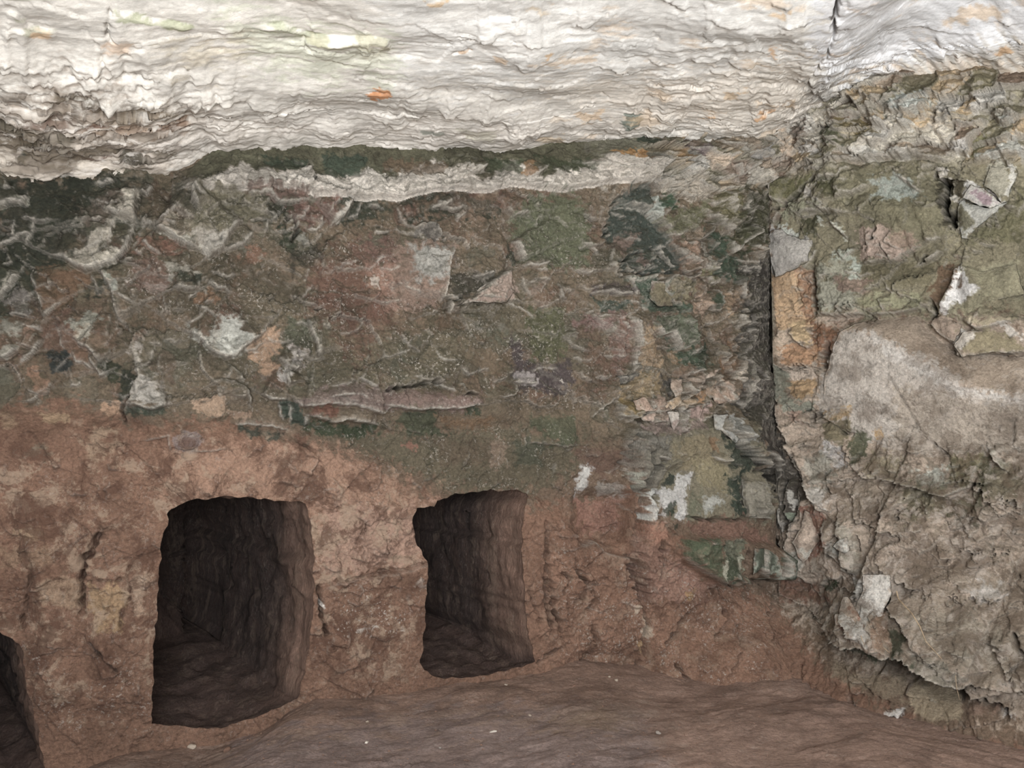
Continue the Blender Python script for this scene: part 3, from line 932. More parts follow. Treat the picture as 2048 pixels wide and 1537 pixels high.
c 0.02 7 : 340,80 370,200 320,330
c 0.02 10 : 440,100 400,250 420,320
c 0.025 12 : -50,450 0,430 350,370 530,330
p 190,172,156 10 0.8 : 430,440 480,430 520,470 470,480
m 0 1.0 40 : 0,480 420,480 420,760 0,760
p 196,184,170 8 0.9 : 90,740 180,700 230,700 150,740
p 205,195,185 5 1 : -100,560 -80,560 -80,600 -105,600
c 0.05 12 : -110,460 -100,620 -60,760
c 0.04 16 : 1200,400 1210,560 1260,750
c 0.03 14 : 1100,480 1180,680
c 0.05 14 : 1370,370 1450,440 1440,530 1380,570
c 0.04 14 : 1300,380 1350,430 1310,520
c 0.08 22 : 1690,300 1730,420 1770,560
c 0.05 12 : 1780,560 1810,700 1790,900
c 0.03 10 : 1870,600 1800,680
p 182,160,136 8 : 1735,560 1770,600 1745,640
p 182,160,136 8 : 1785,650 1830,700 1820,770 1780,760
p 175,140,95 8 : 1750,800 1785,800 1770,890
c 0.03 9 : 1880,860 1950,1020
c 0.04 12 : 1700,950 1800,900
c 0.05 10 : 1160,920 1250,870 1360,810
m 0 0.8 40 : 1550,700 2000,500 2000,800 1600,900
# colours of the blocks high on the right
@1648,200,5.12
p 84,74,52 15 : 1330,820 1460,830 1430,960 1400,1010 1330,980
p 206,198,184 15 : 1290,960 1340,985 1400,1010 1390,1080 1300,1040
p 206,200,192 10 : 1480,860 1640,910 1750,990 1830,1060 1700,1120 1560,1080 1420,1000
p 158,132,138 20 : 1510,930 1650,940 1780,1050 1680,1090 1560,1030
p 190,188,178 20 : 1400,1040 1560,1080 1700,1110 1820,1060 1890,1040 1700,1200 1560,1310 1480,1420 1420,1420 1390,1320 1360,1180
p 128,122,90 20 : 1390,1080 1500,1150 1530,1260 1440,1400 1400,1320 1370,1180
p 168,162,142 20 : 1650,880 1700,690 1880,690 1890,760 1880,980 1780,980
p 200,196,184 15 : 1890,690 1960,690 1990,760 1920,900 1890,1030 1840,1050 1900,850
p 206,196,182 12 : 1165,740 1270,720 1300,800 1175,805
@1500,360,5.12
p 172,166,158 12 : 180,620 200,540 240,510 330,510 380,560 500,600 640,620 645,680 600,750 590,830 470,910 260,1000 210,800
m 0 0.1 20 : 180,500 650,600 600,830 260,1000
m 2 0.05 20 : 180,500 700,600 700,1536 250,1536
# cracks across the big boulder
@1348,500,2.9257
c 0.03 5 : 1220,540 1245,600 1250,640 1255,740 1330,860 1400,980 1440,1060
c 0.02 4 : 1100,700 1200,660 1290,630
c 0.02 4 : 1370,770 1430,730 1500,670
c 0.02 5 : 1420,460 1470,500
c 0.02 4 : 890,800 1050,730
c 0.03 6 : 1370,1030 1420,1050 1600,1180 1640,1210
s 0.03 60 6 0.7 : 1360,1130 1440,1040

# ---- pale scars and stones that stand out most
@0,360,5.12
p 176,166,148 10 0.9 : 870,900 960,880 1040,800 1180,790 1290,770 1200,870 1080,925 910,970
p 172,162,144 10 0.9 : 1300,160 1390,150 1392,480 1290,455
p 176,170,154 8 0.9 : 1640,590 1960,680 2048,740 2048,775 1900,715
@380,360,5.12
p 182,174,160 10 0.9 : 110,680 250,610 370,600 310,750 180,825 120,760
p 182,174,160 8 0.9 : 1450,445 1600,270 1640,240 1590,350 1470,465
p 120,112,88 25 0.7 : 110,150 480,140 780,280 760,410 530,440 380,590 200,600 60,560
@380,640,5.12
p 192,190,178 12 0.95 : 320,20 480,20 530,140 620,230 550,300 440,385 350,405 240,330 260,240 330,180
p 184,176,166 10 0.9 : 880,560 960,500 1010,560 950,640 980,670 925,620
p 180,170,160 10 0.9 : 1000,310 1150,340 1130,470 1080,510 1020,470
@0,640,5.12
p 184,176,164 12 0.9 : 1380,650 1480,570 1620,740 1700,800 1700,870 1560,900 1440,860 1350,840 1370,730
p 176,166,150 10 0.85 : 1360,290 1440,360 1470,540 1400,560
p 178,170,152 10 0.9 : 840,110 950,80 950,230 830,230
@760,360,5.12
p 160,156,146 14 0.8 : 320,720 630,740 680,810 640,980 500,1040 360,960
m 0 1.0 14 : 690,640 780,660 780,1000 680,1000
@1140,900,5.12
p 198,194,186 8 0.95 : 90,160 165,140 150,260 110,390 60,440 30,440 70,300
p 196,194,186 8 0.95 : 700,430 760,370 790,410 765,560 810,640 760,700 690,660
p 196,192,186 8 0.95 : 830,380 990,410 1060,250 1190,240 1120,400 1110,550 1070,690 1010,700 985,560 880,640 850,680
p 180,178,168 8 0.85 : 1270,590 1340,490 1530,490 1430,550
p 62,70,54 8 0.9 : 870,590 980,520 960,620 900,680
p 62,68,56 8 0.9 : 880,290 1000,260 1030,340 900,370
'''
CEIL_TEXT = '''
@0,0,1
p 196,190,180 30 1 : -900,-700 3000,-700 3000,420 -900,420
p 152,139,125 60 0.85 : -900,150 200,160 420,215 560,260 420,330 330,400 -900,420
p 186,178,168 50 0.8 : 330,230 700,230 1250,200 1300,330 330,330
p 205,202,196 60 0.9 : 600,-400 1700,-400 1650,120 1250,190 800,150
p 212,212,214 40 0.9 : 1680,-300 2600,-300 2600,80 2048,60 1900,110 1700,140 1640,150 1620,100
p 206,196,182 50 0.9 : 1100,170 1600,130 1640,200 1560,260 1300,240
p 200,176,146 40 0.6 : 1760,150 1900,120 2500,90 2500,200 1760,200
p 190,192,164 40 0.7 : 420,20 600,60 780,70 780,150 560,130 480,90
p 196,184,160 40 0.7 : 330,80 470,75 480,105 350,110
b 0.05 40 : 1680,-300 2600,-300 2600,150 1760,190 1630,170
b 0.04 40 : 1340,80 1600,60 1660,-100 1400,-100
b 0.04 25 : 960,70 1110,60 1120,120 1010,125
@0,0,2.9257
c 0.04 10 : 645,40 622,110 632,170 680,212
s 0.03 120 25 0.3 : 1130,132 1000,108 900,95 780,62 650,45
p 150,155,112 14 0.8 : 640,38 780,60 900,92 1000,100 1130,128 1000,125 890,108 700,80
s 0.03 120 25 0.3 : 2060,220 1830,222 1740,196 1650,152 1490,142
p 165,170,130 16 0.7 : 1490,140 1650,148 1740,190 1830,215 2060,210 2048,240 1800,245 1700,190
c 0.02 10 : 1760,200 1790,260 1850,300
s 0.03 120 25 0.3 : 330,168 210,162 160,132 100,62 40,42
p 160,160,125 14 0.7 : 60,45 160,125 220,160 330,165 200,185 120,140
s 0.02 100 10 0.2 : 200,170 80,150 0,182
p 206,170,128 14 0.8 : 190,180 300,170 280,205 200,205
p 200,165,130 30 0.6 : 600,230 760,215 790,250 720,285 620,260
c 0.04 14 : 330,472 450,480 600,500 650,525
s 0.05 120 12 0.3 : 600,500 680,570 705,610 650,645
p 88,82,64 14 0.8 : 340,470 600,500 540,515 420,520
s 0.03 120 12 0.3 : 1100,585 900,535 640,502
p 112,102,80 25 0.7 : 640,510 900,540 1080,590 800,600 700,590
s 0.04 120 14 0.4 : 400,665 600,655 700,625
s 0.03 120 12 0.3 : 220,420 130,436 0,442
c 0.02 10 : 600,420 760,400 900,410
s 0.03 150 12 0.3 : 1750,560 1850,570 1930,575
c 0.02 8 : 1550,640 1610,600
c 0.03 10 : 1730,560 1800,550 1850,580
c 0.02 8 : 1090,450 1110,410
p 150,118,92 40 0.7 : 430,690 700,660 1100,640 1110,720 900,730 700,720
p 118,84,68 18 0.9 : 500,670 700,655 600,700 500,700
p 112,80,62 25 0.8 : 870,670 1100,665 1090,720 900,715
p 110,80,66 30 0.7 : 150,620 440,620 400,660 150,650
p 52,54,42 40 0.9 : -60,655 40,670 250,700 220,745 -60,740
p 58,60,44 25 0.9 : 80,760 210,780 190,900 120,920 90,830
p 90,66,56 25 0.9 : 430,860 650,900 640,960 480,950
p 52,60,54 22 0.9 : 700,850 840,860 870,960 720,950
p 46,50,40 12 1 : 330,1010 410,1010 410,1050 320,1050
p 82,72,56 20 0.8 : 830,840 1030,850 1010,910 880,880
p 70,66,54 20 0.7 : 320,700 400,710 460,780 380,760
p 178,166,152 20 0.9 : -50,800 60,880 110,950 100,1040 -50,1050
p 180,168,154 20 0.9 : 230,960 320,930 380,980 340,1020 200,1020
p 178,168,156 20 0.9 : 410,1010 480,960 520,1040 440,1060
p 172,160,146 20 0.8 : 880,870 1000,860 990,920 920,930
s 0.06 90 20 0.6 : -60,1045 100,1040 210,1025 330,1015
s 0.06 90 20 0.6 : 200,985 250,1010 320,1020 380,985
s 0.05 90 20 0.6 : 330,930 370,980 430,970
s 0.06 90 20 0.6 : 430,1050 520,1030 680,1010 720,960
s 0.06 90 14 0.5 : 730,940 790,960 850,930 860,870
s 0.05 90 14 0.5 : 880,890 930,930 1000,905
s 0.05 90 14 0.4 : 230,770 300,830 420,810 530,830
s 0.05 90 14 0.4 : 380,740 500,770 640,790
s 0.04 90 14 0.4 : 70,690 200,740 330,720
s 0.05 90 12 0.4 : 1100,850 1230,890 1350,850 1500,825
s 0.04 90 12 0.4 : 1300,905 1480,880 1580,890
s 0.04 90 12 0.4 : 1500,840 1620,880 1760,890
c 0.03 9 : 1680,860 1720,830
s 0.05 90 14 0.6 : 1580,890 1640,940 1730,960
b 0.04 12 : -60,960 100,950 110,1050 -60,1050
b 0.04 12 : 220,950 330,930 380,985 330,1015 200,1015
b -0.04 10 : 80,760 210,780 190,900 120,920 90,830
b -0.04 10 : 700,850 840,860 870,960 720,950
b -0.04 12 : 430,860 650,900 640,960 480,950
b -0.04 10 : 320,1005 410,1005 410,1050 320,1050
@0,0,1
p 88,78,62 20 0.75 : -80,222 60,228 130,246 225,290 190,318 90,325 40,300 -80,275
p 86,76,62 14 0.7 : 235,282 345,296 345,330 250,335
p 120,104,86 30 0.6 : 120,170 380,205 380,245 200,235 120,210
p 190,178,162 8 0.85 : 150,318 215,312 260,330 230,355 150,350
p 190,178,162 8 0.85 : -40,285 20,292 38,330 30,356 -40,356
@674,0,2.9257
s 0.05 70 12 0.1 : 310,280 290,220 210,205 -200,240
p 168,160,128 14 0.6 : 200,200 290,215 300,280 270,290 230,240 -100,250 -200,235
c 0.02 6 : 238,290 236,350 230,380
p 194,124,56 6 0.9 : 180,515 250,495 320,508 280,535 210,545
c 0.02 5 : 180,510 330,505
c 0.02 5 : 680,315 760,295 790,300
p 184,140,86 6 0.7 : 690,318 770,290 790,300 720,322
p 214,178,128 14 0.8 : 510,0 650,0 610,45 540,30
p 206,168,118 8 0.8 : 1210,265 1260,262 1240,310 1215,310
p 210,178,140 10 0.7 : 930,320 1000,320 980,350 930,345
p 205,172,130 20 0.5 : 1120,330 1300,310 1540,290 1500,340 1180,350
p 214,186,140 25 0.5 : 1050,40 1250,50 1200,80
s 0.03 100 10 0.1 : 1050,350 1100,390 1180,350
c 0.015 6 : 1530,540 1600,580
c 0.015 5 : 730,230 760,245
s 0.03 100 10 0.1 : 1830,330 1900,360 2040,330
c 0.05 10 : 1900,800 1990,740
p 88,104,90 14 0.85 : 1680,650 1740,645 1800,680 1720,730 1670,700
p 92,108,92 8 0.6 : 500,745 610,750 610,775 510,770
c 0.03 6 : 562,755 550,840
s 0.03 100 10 0.3 : 610,855 540,845 520,850
p 170,165,140 16 0.5 : 720,740 930,750 920,800 760,790
c 0.02 5 : 1070,755 1060,810
s 0.02 80 8 0.3 : 1070,760 1130,785 1180,790
p 196,166,120 16 0.5 : 1170,780 1330,770 1320,830 1200,830
s 0.03 120 10 0.3 : 1000,885 1100,870 1300,860 1430,840
s 0.03 120 10 0.3 : 640,940 780,910 870,880
p 205,170,126 16 0.6 : 1400,650 1560,630 1550,690 1420,690
@1348,0,2.9257
c 0.07 14 : 965,-60 955,50 920,120
p 60,48,40 6 0.9 : 915,50 950,50 945,120 925,130
c 0.05 8 : 945,100 920,190 895,280 840,370 810,400 830,415 780,460 760,540
s 0.04 100 8 0.1 : 780,470 900,560 1000,570
c 0.02 7 : 1180,440 1310,385
p 200,142,76 10 0.9 : 1180,438 1300,380 1320,390 1240,445
p 202,150,88 16 0.8 : 1200,470 1400,450 1380,500 1220,500
p 204,158,98 14 0.7 : 1620,480 1720,475 1700,510 1630,500
p 206,160,104 12 0.7 : 565,265 590,270 590,320 560,310
p 208,172,122 14 0.6 : 300,520 420,510 330,560 300,570
p 206,168,116 14 0.6 : 640,570 700,560 690,600 650,600
p 200,146,84 10 0.8 : 470,665 520,640 590,635 540,660
p 204,150,80 8 0.8 : 150,685 230,660 200,690
p 210,174,124 14 0.7 : 580,30 670,20 640,50
p 206,172,124 22 0.6 : 1560,90 1700,10 1950,10 1900,70 1640,85
p 196,150,92 14 0.8 : 1880,260 1930,220 1980,260 1900,290
s 0.03 100 8 0.1 : 1520,160 1560,230 1640,270
s 0.04 100 8 0.1 : 1280,170 1310,130 1430,100 1600,130
s 0.04 120 10 0.1 : 550,600 620,580 720,610 760,540
s 0.04 120 10 0.1 : 70,620 100,530 200,510
s 0.03 120 10 0.1 : 1030,650 1130,570 1240,500
s 0.03 120 10 0.1 : 1440,340 1520,300 1700,300 1900,300
s 0.03 100 8 0.1 : 1180,440 1100,400 1000,420
s 0.03 100 8 0.1 : 330,280 440,260 560,310
s 0.03 100 8 0.1 : 100,250 300,230 480,180
p 150,145,138 20 0.7 : 760,460 900,440 960,560 800,560
'''

# ------------------------------------------------------------------ materials
def nodes_of(name):
    m = bpy.data.materials.new(name)
    m.use_nodes = True
    nt = m.node_tree
    nt.nodes.clear()
    return m, nt, nt.nodes, nt.links

def rock_material(name, stretch=(1, 1, 1), bump=0.6, patch=((184, 156, 128), (104, 72, 55)), grain=1.0):
    m, nt, N, L = nodes_of(name)
    out = N.new('ShaderNodeOutputMaterial')
    bs = N.new('ShaderNodeBsdfPrincipled')
    bs.inputs['Roughness'].default_value = 0.93
    bs.inputs['Specular IOR Level'].default_value = 0.18
    L.new(bs.outputs[0], out.inputs[0])
    geo = N.new('ShaderNodeNewGeometry')
    mp = N.new('ShaderNodeMapping')
    mp.inputs['Scale'].default_value = stretch
    L.new(geo.outputs['Position'], mp.inputs[0])
    col = N.new('ShaderNodeAttribute'); col.attribute_name = 'Col'
    msk = N.new('ShaderNodeAttribute'); msk.attribute_name = 'Msk'
    sep = N.new('ShaderNodeSeparateColor')
    L.new(msk.outputs['Color'], sep.inputs[0])

    def tex(scale, detail, rough=0.6, dist=0.0, src=None):
        t = N.new('ShaderNodeTexNoise')
        t.inputs['Scale'].default_value = scale
        t.inputs['Detail'].default_value = detail
        t.inputs['Roughness'].default_value = rough
        t.inputs['Distortion'].default_value = dist
        L.new((src or mp).outputs[0], t.inputs['Vector'])
        return t.outputs[0]
    def remap(v, a, b, c, d):
        r = N.new('ShaderNodeMapRange')
        for k, x in zip((1, 2, 3, 4), (a, b, c, d)):
            r.inputs[k].default_value = x
        L.new(v, r.inputs[0])
        return r.outputs[0]
    def math_(op, a, b):
        n = N.new('ShaderNodeMath'); n.operation = op
        for k, x in enumerate((a, b)):
            if hasattr(x, 'links'): L.new(x, n.inputs[k])
            else: n.inputs[k].default_value = x
        return n.outputs[0]
    def mix(f, a, b, blend='MIX'):
        n = N.new('ShaderNodeMix'); n.data_type = 'RGBA'; n.blend_type = blend
        L.new(f, n.inputs[0]) if hasattr(f, 'links') else setattr(n.inputs[0], 'default_value', f)
        L.new(a, n.inputs[6])
        if hasattr(b, 'links'): L.new(b, n.inputs[7])
        else: n.inputs[7].default_value = (*[float(v) for v in lin(b)], 1)
        return n.outputs[2]

    tone = math_('MULTIPLY', remap(tex(6, 4), .3, .7, .82, 1.18), remap(tex(70, 5, .8), .36, .64, 1 - .29 * grain, 1 + .29 * grain))
    grey = N.new('ShaderNodeCombineColor')
    for k in range(3):
        L.new(tone, grey.inputs[k])
    c = mix(1.0, col.outputs['Color'], grey.outputs[0], 'MULTIPLY')
    # green growth
    g = math_('MULTIPLY', remap(tex(16, 6, .72), .5, .62, 0, .55), sep.outputs[2])
    c = mix(g, c, (58, 64, 42))
    # pale scuffed patches and dark mud
    p1 = math_('MULTIPLY', remap(tex(7.5, 7, .72, .4), .53, .585, 0, .75), sep.outputs[1])
    c = mix(p1, c, patch[0])
    p2 = math_('MULTIPLY', remap(tex(6.0, 7, .74, .5), .43, .50, .8, 0), sep.outputs[1])
    c = mix(p2, c, patch[1])
    # pale flecks, gathered in clusters
    f = math_('MULTIPLY', remap(tex(62, 5, .74), .555, .60, 0, .85), remap(tex(8, 3, .7), .44, .6, .06, 1))
    c = mix(math_('MULTIPLY', f, sep.outputs[0]), c, (204, 192, 178))
    L.new(c, bs.inputs['Base Color'])
    b1 = N.new('ShaderNodeBump')
    b1.inputs['Strength'].default_value = bump
    b1.inputs['Distance'].default_value = 0.03
    h = math_('ADD', math_('ADD', tex(38, 7, .8), math_('MULTIPLY', tex(12, 3, .6), 1.3)), 0.0)
    L.new(h, b1.inputs['Height'])
    L.new(b1.outputs[0], bs.inputs['Normal'])
    return m

MAT_WALL = rock_material('wall_rock', bump=0.9)
MAT_RIGHT = rock_material('pale_wall_rock', bump=0.9, patch=((208, 192, 176), (116, 96, 76)))
MAT_CEIL = rock_material('ceiling_rock', stretch=(0.35, 1.1, 2.0), bump=0.28, patch=((214, 206, 196), (104, 90, 72)), grain=0.45)
MAT_FLOOR = rock_material('earth_floor', stretch=(0.8, 1.0, 1.0), bump=0.9, patch=((150, 118, 96), (92, 66, 54)), grain=0.9)
MAT_NICHE = rock_material('niche_rock', stretch=(1.6, 1.6, 0.5), bump=0.9, grain=1.1)

# ------------------------------------------------------------------ mesh helpers
def mesh_obj(name, V, F, mat, C=None, M=None, parent=None, kind=None, smooth=True):
    me = bpy.data.meshes.new(name)
    V = np.asarray(V, np.float32)
    F = np.asarray(F, np.int32)
    n = F.shape[1]
    me.vertices.add(len(V)); me.vertices.foreach_set('co', V.ravel())
    me.loops.add(F.size); me.loops.foreach_set('vertex_index', F.ravel())
    me.polygons.add(len(F))
    me.polygons.foreach_set('loop_start', np.arange(0, F.size, n, dtype=np.int32))
    if smooth:
        me.polygons.foreach_set('use_smooth', np.ones(len(F), bool))
    me.update(calc_edges=True)
    me.validate()
    for nm, A in (('Col', C), ('Msk', M)):
        if A is not None:
            at = me.color_attributes.new(nm, 'FLOAT_COLOR', 'POINT')
            full = np.ones((len(V), 4), np.float32)
            full[:, :3] = A
            at.data.foreach_set('color', full.ravel())
    me.materials.append(mat)
    o = bpy.data.objects.new(name, me)
    COL.objects.link(o)
    if parent:
        o.parent = parent
    if kind:
        o['kind'] = kind
    return o

def grid_faces(nr, nc, flip=False):
    i = np.arange(nr * nc).reshape(nr, nc)
    a, b, c, d = i[:-1, :-1], i[:-1, 1:], i[1:, 1:], i[1:, :-1]
    q = np.stack([a, d, c, b] if flip else [a, b, c, d], -1)
    return q.reshape(-1, 4)

def steps(*spans):
    out = []
    for a, b, s in spans:
        n = max(1, int(round((b - a) / s)))
        out.append(np.linspace(a, b, n + 1)[:-1])
    out.append(np.array([spans[-1][1]]))
    return np.concatenate(out)

# ------------------------------------------------------------------ the plan of the cave
def back_y(x): return 4.471 + 0.4167 * x
CORNER = np.array([1.75, back_y(1.75)])
NB = np.array([0.3846, -0.9231])
RD = np.array([0.777, -0.6295])
NR = np.array([-0.6295, -0.777])
def wall_y(x):
    return np.where(x < CORNER[0], back_y(x), CORNER[1] + (x - CORNER[0]) * RD[1] / RD[0])

def height_at(y, py):
    u = -(py - IMH / 2) / FPX
    return EYE[2] + y * (SP + u * CP) / (CP - u * SP)

LINE = np.array([(-900, 375), (0, 366), (150, 372), (240, 366), (340, 360), (385, 342), (440, 303), (560, 293), (680, 291),
                 (830, 299), (1000, 309), (1100, 297), (1200, 294), (1280, 296), (1350, 306), (1450, 318), (1520, 318), (1560, 300), (1600, 262),
                 (1650, 225), (1700, 200), (1760, 178), (1900, 178), (2048, 165), (2300, 150), (3200, 120)], float)
LIP = np.array([(360, 392), (500, 385), (560, 382), (612, 388), (625, 396), (700, 398), (800, 396), (860, 384), (930, 390), (1000, 381), (1100, 386),
                (1150, 382), (1210, 374), (1280, 378), (1320, 398), (1400, 408), (1450, 395)], float)

def line_z(x):
    """height of the line where ceiling and wall meet, above plan position x"""
    y = wall_y(x)
    px = IMW / 2 + FPX * x / (y * CP + 1.4 * SP)
    return height_at(y, np.interp(px, LINE[:, 0], LINE[:, 1]))

# ------------------------------------------------------------------ walls
xs = steps((-4.8, -2.6, 0.04), (-2.6, CORNER[0], 0.0052))
rt = steps((0.0, 1.65, 0.0054), (1.65, 3.4, 0.04))[1:]
plan = np.concatenate([np.stack([xs, back_y(xs)], 1), CORNER + rt[:, None] * RD])
NCB = len(xs)
side = np.concatenate([(xs - CORNER[0]) / NB[1] * -1, rt])
bl = sstep(-0.12, 0.12, side)[:, None]
nrm = NB * (1 - bl) + NR * bl
nrm /= np.linalg.norm(nrm, axis=1)[:, None]
ztop = line_z(plan[:, 0]) + 0.16
NRW = 760
fr = np.linspace(0, 1, NRW)
Z = -0.35 + (ztop + 0.35)[None, :] * fr[:, None]
NC = len(plan)
BASE = np.empty((NRW, NC, 3))
BASE[..., 0] = plan[:, 0]; BASE[..., 1] = plan[:, 1]; BASE[..., 2] = Z
BASE = BASE.reshape(-1, 3)
NRM = np.zeros((NRW, NC, 3)); NRM[..., 0] = nrm[:, 0]; NRM[..., 1] = nrm[:, 1]
NRM = NRM.reshape(-1, 3)
S = np.tile(side, NRW); SZ = Z.ravel()
FEATS = parse(WALL_TEXT)

KEY = [f[0] for f in FEATS].index('k')
X, Y = project(BASE)
for _ in range(2):
    D0 = np.zeros(len(BASE))
    do_bulges(FEATS, X, Y, D0)
    D0 += np.clip(1.25 * (np.interp(X, [1230, 1330, 1560, 1700, 2048, 2400, 3000], [-.12, .18, .42, .48, .74, .8, .8]) - SZ), 0, 3)
    X, Y = project(BASE + NRM * D0[:, None])

def zone(X, Y, pts, soft):
    return sstep(soft, -soft, sdf(X, Y, np.array(pts, float)))

UPPER = [(-900, 330), (1330, 330), (1560, 330), (1560, 850), (1250, 880), (900, 780), (600, 790), (250, 820), (-900, 800)]
RIGHT = [(1560, 100), (3000, 100), (3000, 1420), (1950, 1400), (1650, 1300), (1560, 1200)]
FISS = [(1455, 540), (1540, 380), (1550, 680), (1590, 880), (1570, 1150), (1530, 1010), (1480, 860)]
CHIPS = [(1240, 250), (1560, 280), (1540, 400), (1500, 560), (1480, 860), (1240, 860), (1200, 760), (1300, 640), (1380, 420), (1280, 380)]
TOPR = [(1540, 180), (2600, 100), (2600, 330), (1900, 320), (1560, 350)]

def chip_edges():
    """small broken edges over the rock face"""
    r = np.random.RandomState(31); out = []
    spots = ((90, -150, 640, 400, 810, .7), (50, 640, 1150, 400, 800, .6), (110, 1150, 1500, 330, 860, .7), (70, 1560, 2100, 200, 640, .8), (60, 1540, 2100, 180, 330, .8), (130, 1640, 2120, 930, 1480, .4), (70, 600, 1500, 860, 1290, .35), (90, -100, 860, 850, 1430, .3))
    for n, x0, x1, y0, y1, ra in spots:
        for _ in range(n):
            cx, cy = r.uniform(x0, x1), r.uniform(y0, y1)
            w, m = r.uniform(14, 62) * (.7 if ra < .5 else 1), 6
            a = np.linspace(-1, 1, m)
            th = r.normal(0, .55) + (math.pi / 2 * r.choice([-1, 1]) if r.rand() < .22 else 0)
            lx, ly = a * w * .5, (1 - a ** 2 if r.rand() < .5 else 1 - np.abs(a)) * r.uniform(-.1, .38) * w * .5
            pts = np.stack([cx + lx * math.cos(th) - ly * math.sin(th) + r.randn(m) * 1.6, cy + lx * math.sin(th) + ly * math.cos(th) + r.randn(m) * 1.6], 1)
            out.append(('s', [str(r.uniform(.008, .026)), str(r.uniform(22, 70)), str(r.uniform(1, 5)), str(ra * r.uniform(.3, 1.1))], pts, 1.0))
            if r.rand() < .35:
                out.append(('c', [str(r.uniform(.008, .02)), '2'], pts + r.uniform(2, 4, 2), 1.0))
    return out
CHIPPED = chip_edges()

def talus(d):
    return 1.25 * np.where(d > 0.1, d - 0.05, np.where(d > -0.1, 2.5 * (d + 0.1) ** 2 * .5 , 0))

def wall_fields(X, Y, s, z, detail=True):
    """relief (metres out of the wall), colour and masks at places of the wall"""
    n1 = noise(s * 5, z * 5, 1)
    Xn = X + 3.2 * noise(s * 9, z * 9, 3) + 2.0 * noise(s * 40, z * 40, 5)
    Yn = Y + 3.2 * noise(s * 9, z * 9, 4) + 2.0 * noise(s * 40, z * 40, 6)
    nz = fbm(s * 22, z * 22, 5, 11, 0.65)
    D = np.zeros_like(X); rim = np.zeros_like(X)
    do_bulges(FEATS, Xn, Yn, D)
    zu = zone(X, Y, UPPER, 30); zr = zone(X, Y, RIGHT, 40); zf = zone(X, Y, FISS, 18)
    zc = zone(X, Y, CHIPS, 25); zt = zone(X, Y, TOPR, 25)
    big = zone(X, Y, [(1640, 780), (1680, 660), (1830, 630), (3000, 680), (3000, 900), (1700, 900)], 20)
    sm = zone(X, Y, [(1690, 420), (1850, 400), (1900, 490), (1700, 480)], 30)
    f1, v1, e1 = facets(s * 3.6 + 0.5 * n1, z * 3.6 + 0.4 * nz * .3, 21)
    f2, v2, e2 = facets(s * 9 + .5 * noise(s * 9, z * 9, 8), z * 9 + .5 * noise(s * 9, z * 9, 9), 22)
    f3, v3, e3 = facets(s * 21 + .4 * nz, z * 24, 23)
    low = np.clip(1 - zu - zr - zc, 0, 1)
    plain = (1 - .8 * big) * (1 - .85 * sm)
    lowr = sstep(560, 760, Y)
    D += f1 * (0.040 * zu + (0.05 + 0.05 * lowr) * zr * plain + 0.02 * low) * (1 - zt)
    D += f2 * (0.016 * zu + (0.014 + 0.020 * lowr) * zr * plain + 0.045 * zc + 0.012 * low) * (1 - zt)
    D += f3 * (0.005 * zu + (0.005 + 0.006 * lowr) * zr * plain + 0.010 * zc + 0.004 * low)
    # overlapping scales of broken rock, each proud at its lower edge
    f4, v4, e4 = facets(s * 6.5 + .8 * z + .12 * noise(s * 7, z * 7, 14), z * 8.5 + .12 * noise(s * 7, z * 7, 15), 24, 0.75)
    f5, v5, e5 = facets(s * 15 - z, z * 19, 25, 0.6)
    zs = np.clip(zt + zc * sstep(430, 380, Y), 0, 1)
    brown = zone(X, Y, [(1080, 1080), (1300, 1120), (1560, 1180), (1700, 1330), (2100, 1500), (2100, 1700), (1050, 1700)], 40)
    D += brown * (0.012 * f2 + 0.010 * f3 + 0.012 * ridged(s * 9, z * 7, 3, 73))
    D += zs * (0.070 * f4 + 0.016 * f5)
    # debris slope at the foot of the right-hand wall
    z0 = np.interp(X, [1230, 1330, 1560, 1700, 2048, 2400, 3000], [-.12, .18, .42, .48, .74, .8, .8])
    D += talus(z0 - z)
    # upright laminae of the fissure
    lam = ridged(s * 55 + .8 * noise(s * 4, z * 2, 31), z * 3.5, 3, 32)
    D += zf * 0.012 * lam
    # thin horizontal beds high on the right and in the chips
    bed = (z * 14 + 1.2 * noise(s * 3, z * 3, 41)) % 1.0
    D += (zt * 0.010 + zc * 0.008) * (0.6 - bed)
    # cove with a pale lip under the ceiling
    top = np.interp(X, LINE[:, 0], LINE[:, 1]); lip = np.interp(X, LIP[:, 0], LIP[:, 1]) + 4 * noise(s * 8, z * 0, 51)
    ca = sstep(345, 400, X) * sstep(1340, 1230, X)
    v = (Y - top) / np.maximum(lip - top, 8)
    cov = np.where(v < 1, np.clip(v, 0, 1) ** 1.6, np.exp(-np.clip(Y - lip, 0, 999) / 2.5))
    D += ca * 0.08 * cov
    D += ca * np.where((v > 0) & (v < 1), 1, 0) * 0.02 * (f2 + lam * 0)
    do_relief(FEATS, Xn, Yn, D, rim)
    do_relief(CHIPPED, Xn, Yn, D, rim)
    # cracks along the joints between broken pieces
    f6, v6, e6 = facets(s * 16 + .35 * noise(s * 20, z * 20, 75), z * 16 + .35 * noise(s * 20, z * 20, 76), 26)
    gate = sstep(.0, .45, noise(s * 4, z * 4, 77) + .4 * noise(s * 9, z * 9, 78))
    crk = np.maximum(sstep(.055, .0, e2) * gate, .8 * sstep(.085, .0, e6) * sstep(.1, .5, noise(s * 5 + 9, z * 5, 79))) * np.clip(zu + zr + zc + .35 * low, 0, 1)
    D -= 0.007 * crk
    # general roughness
    D += 0.008 * fbm(s * 7, z * 7, 4, 61) + 0.0035 * fbm(s * 45, z * 45, 3, 65, .6)
    D += (.5 * zu + zr * (.4 + .6 * lowr)) * (1 - .6 * big) * 0.005 * ridged(s * 14, z * 18, 3, 71)
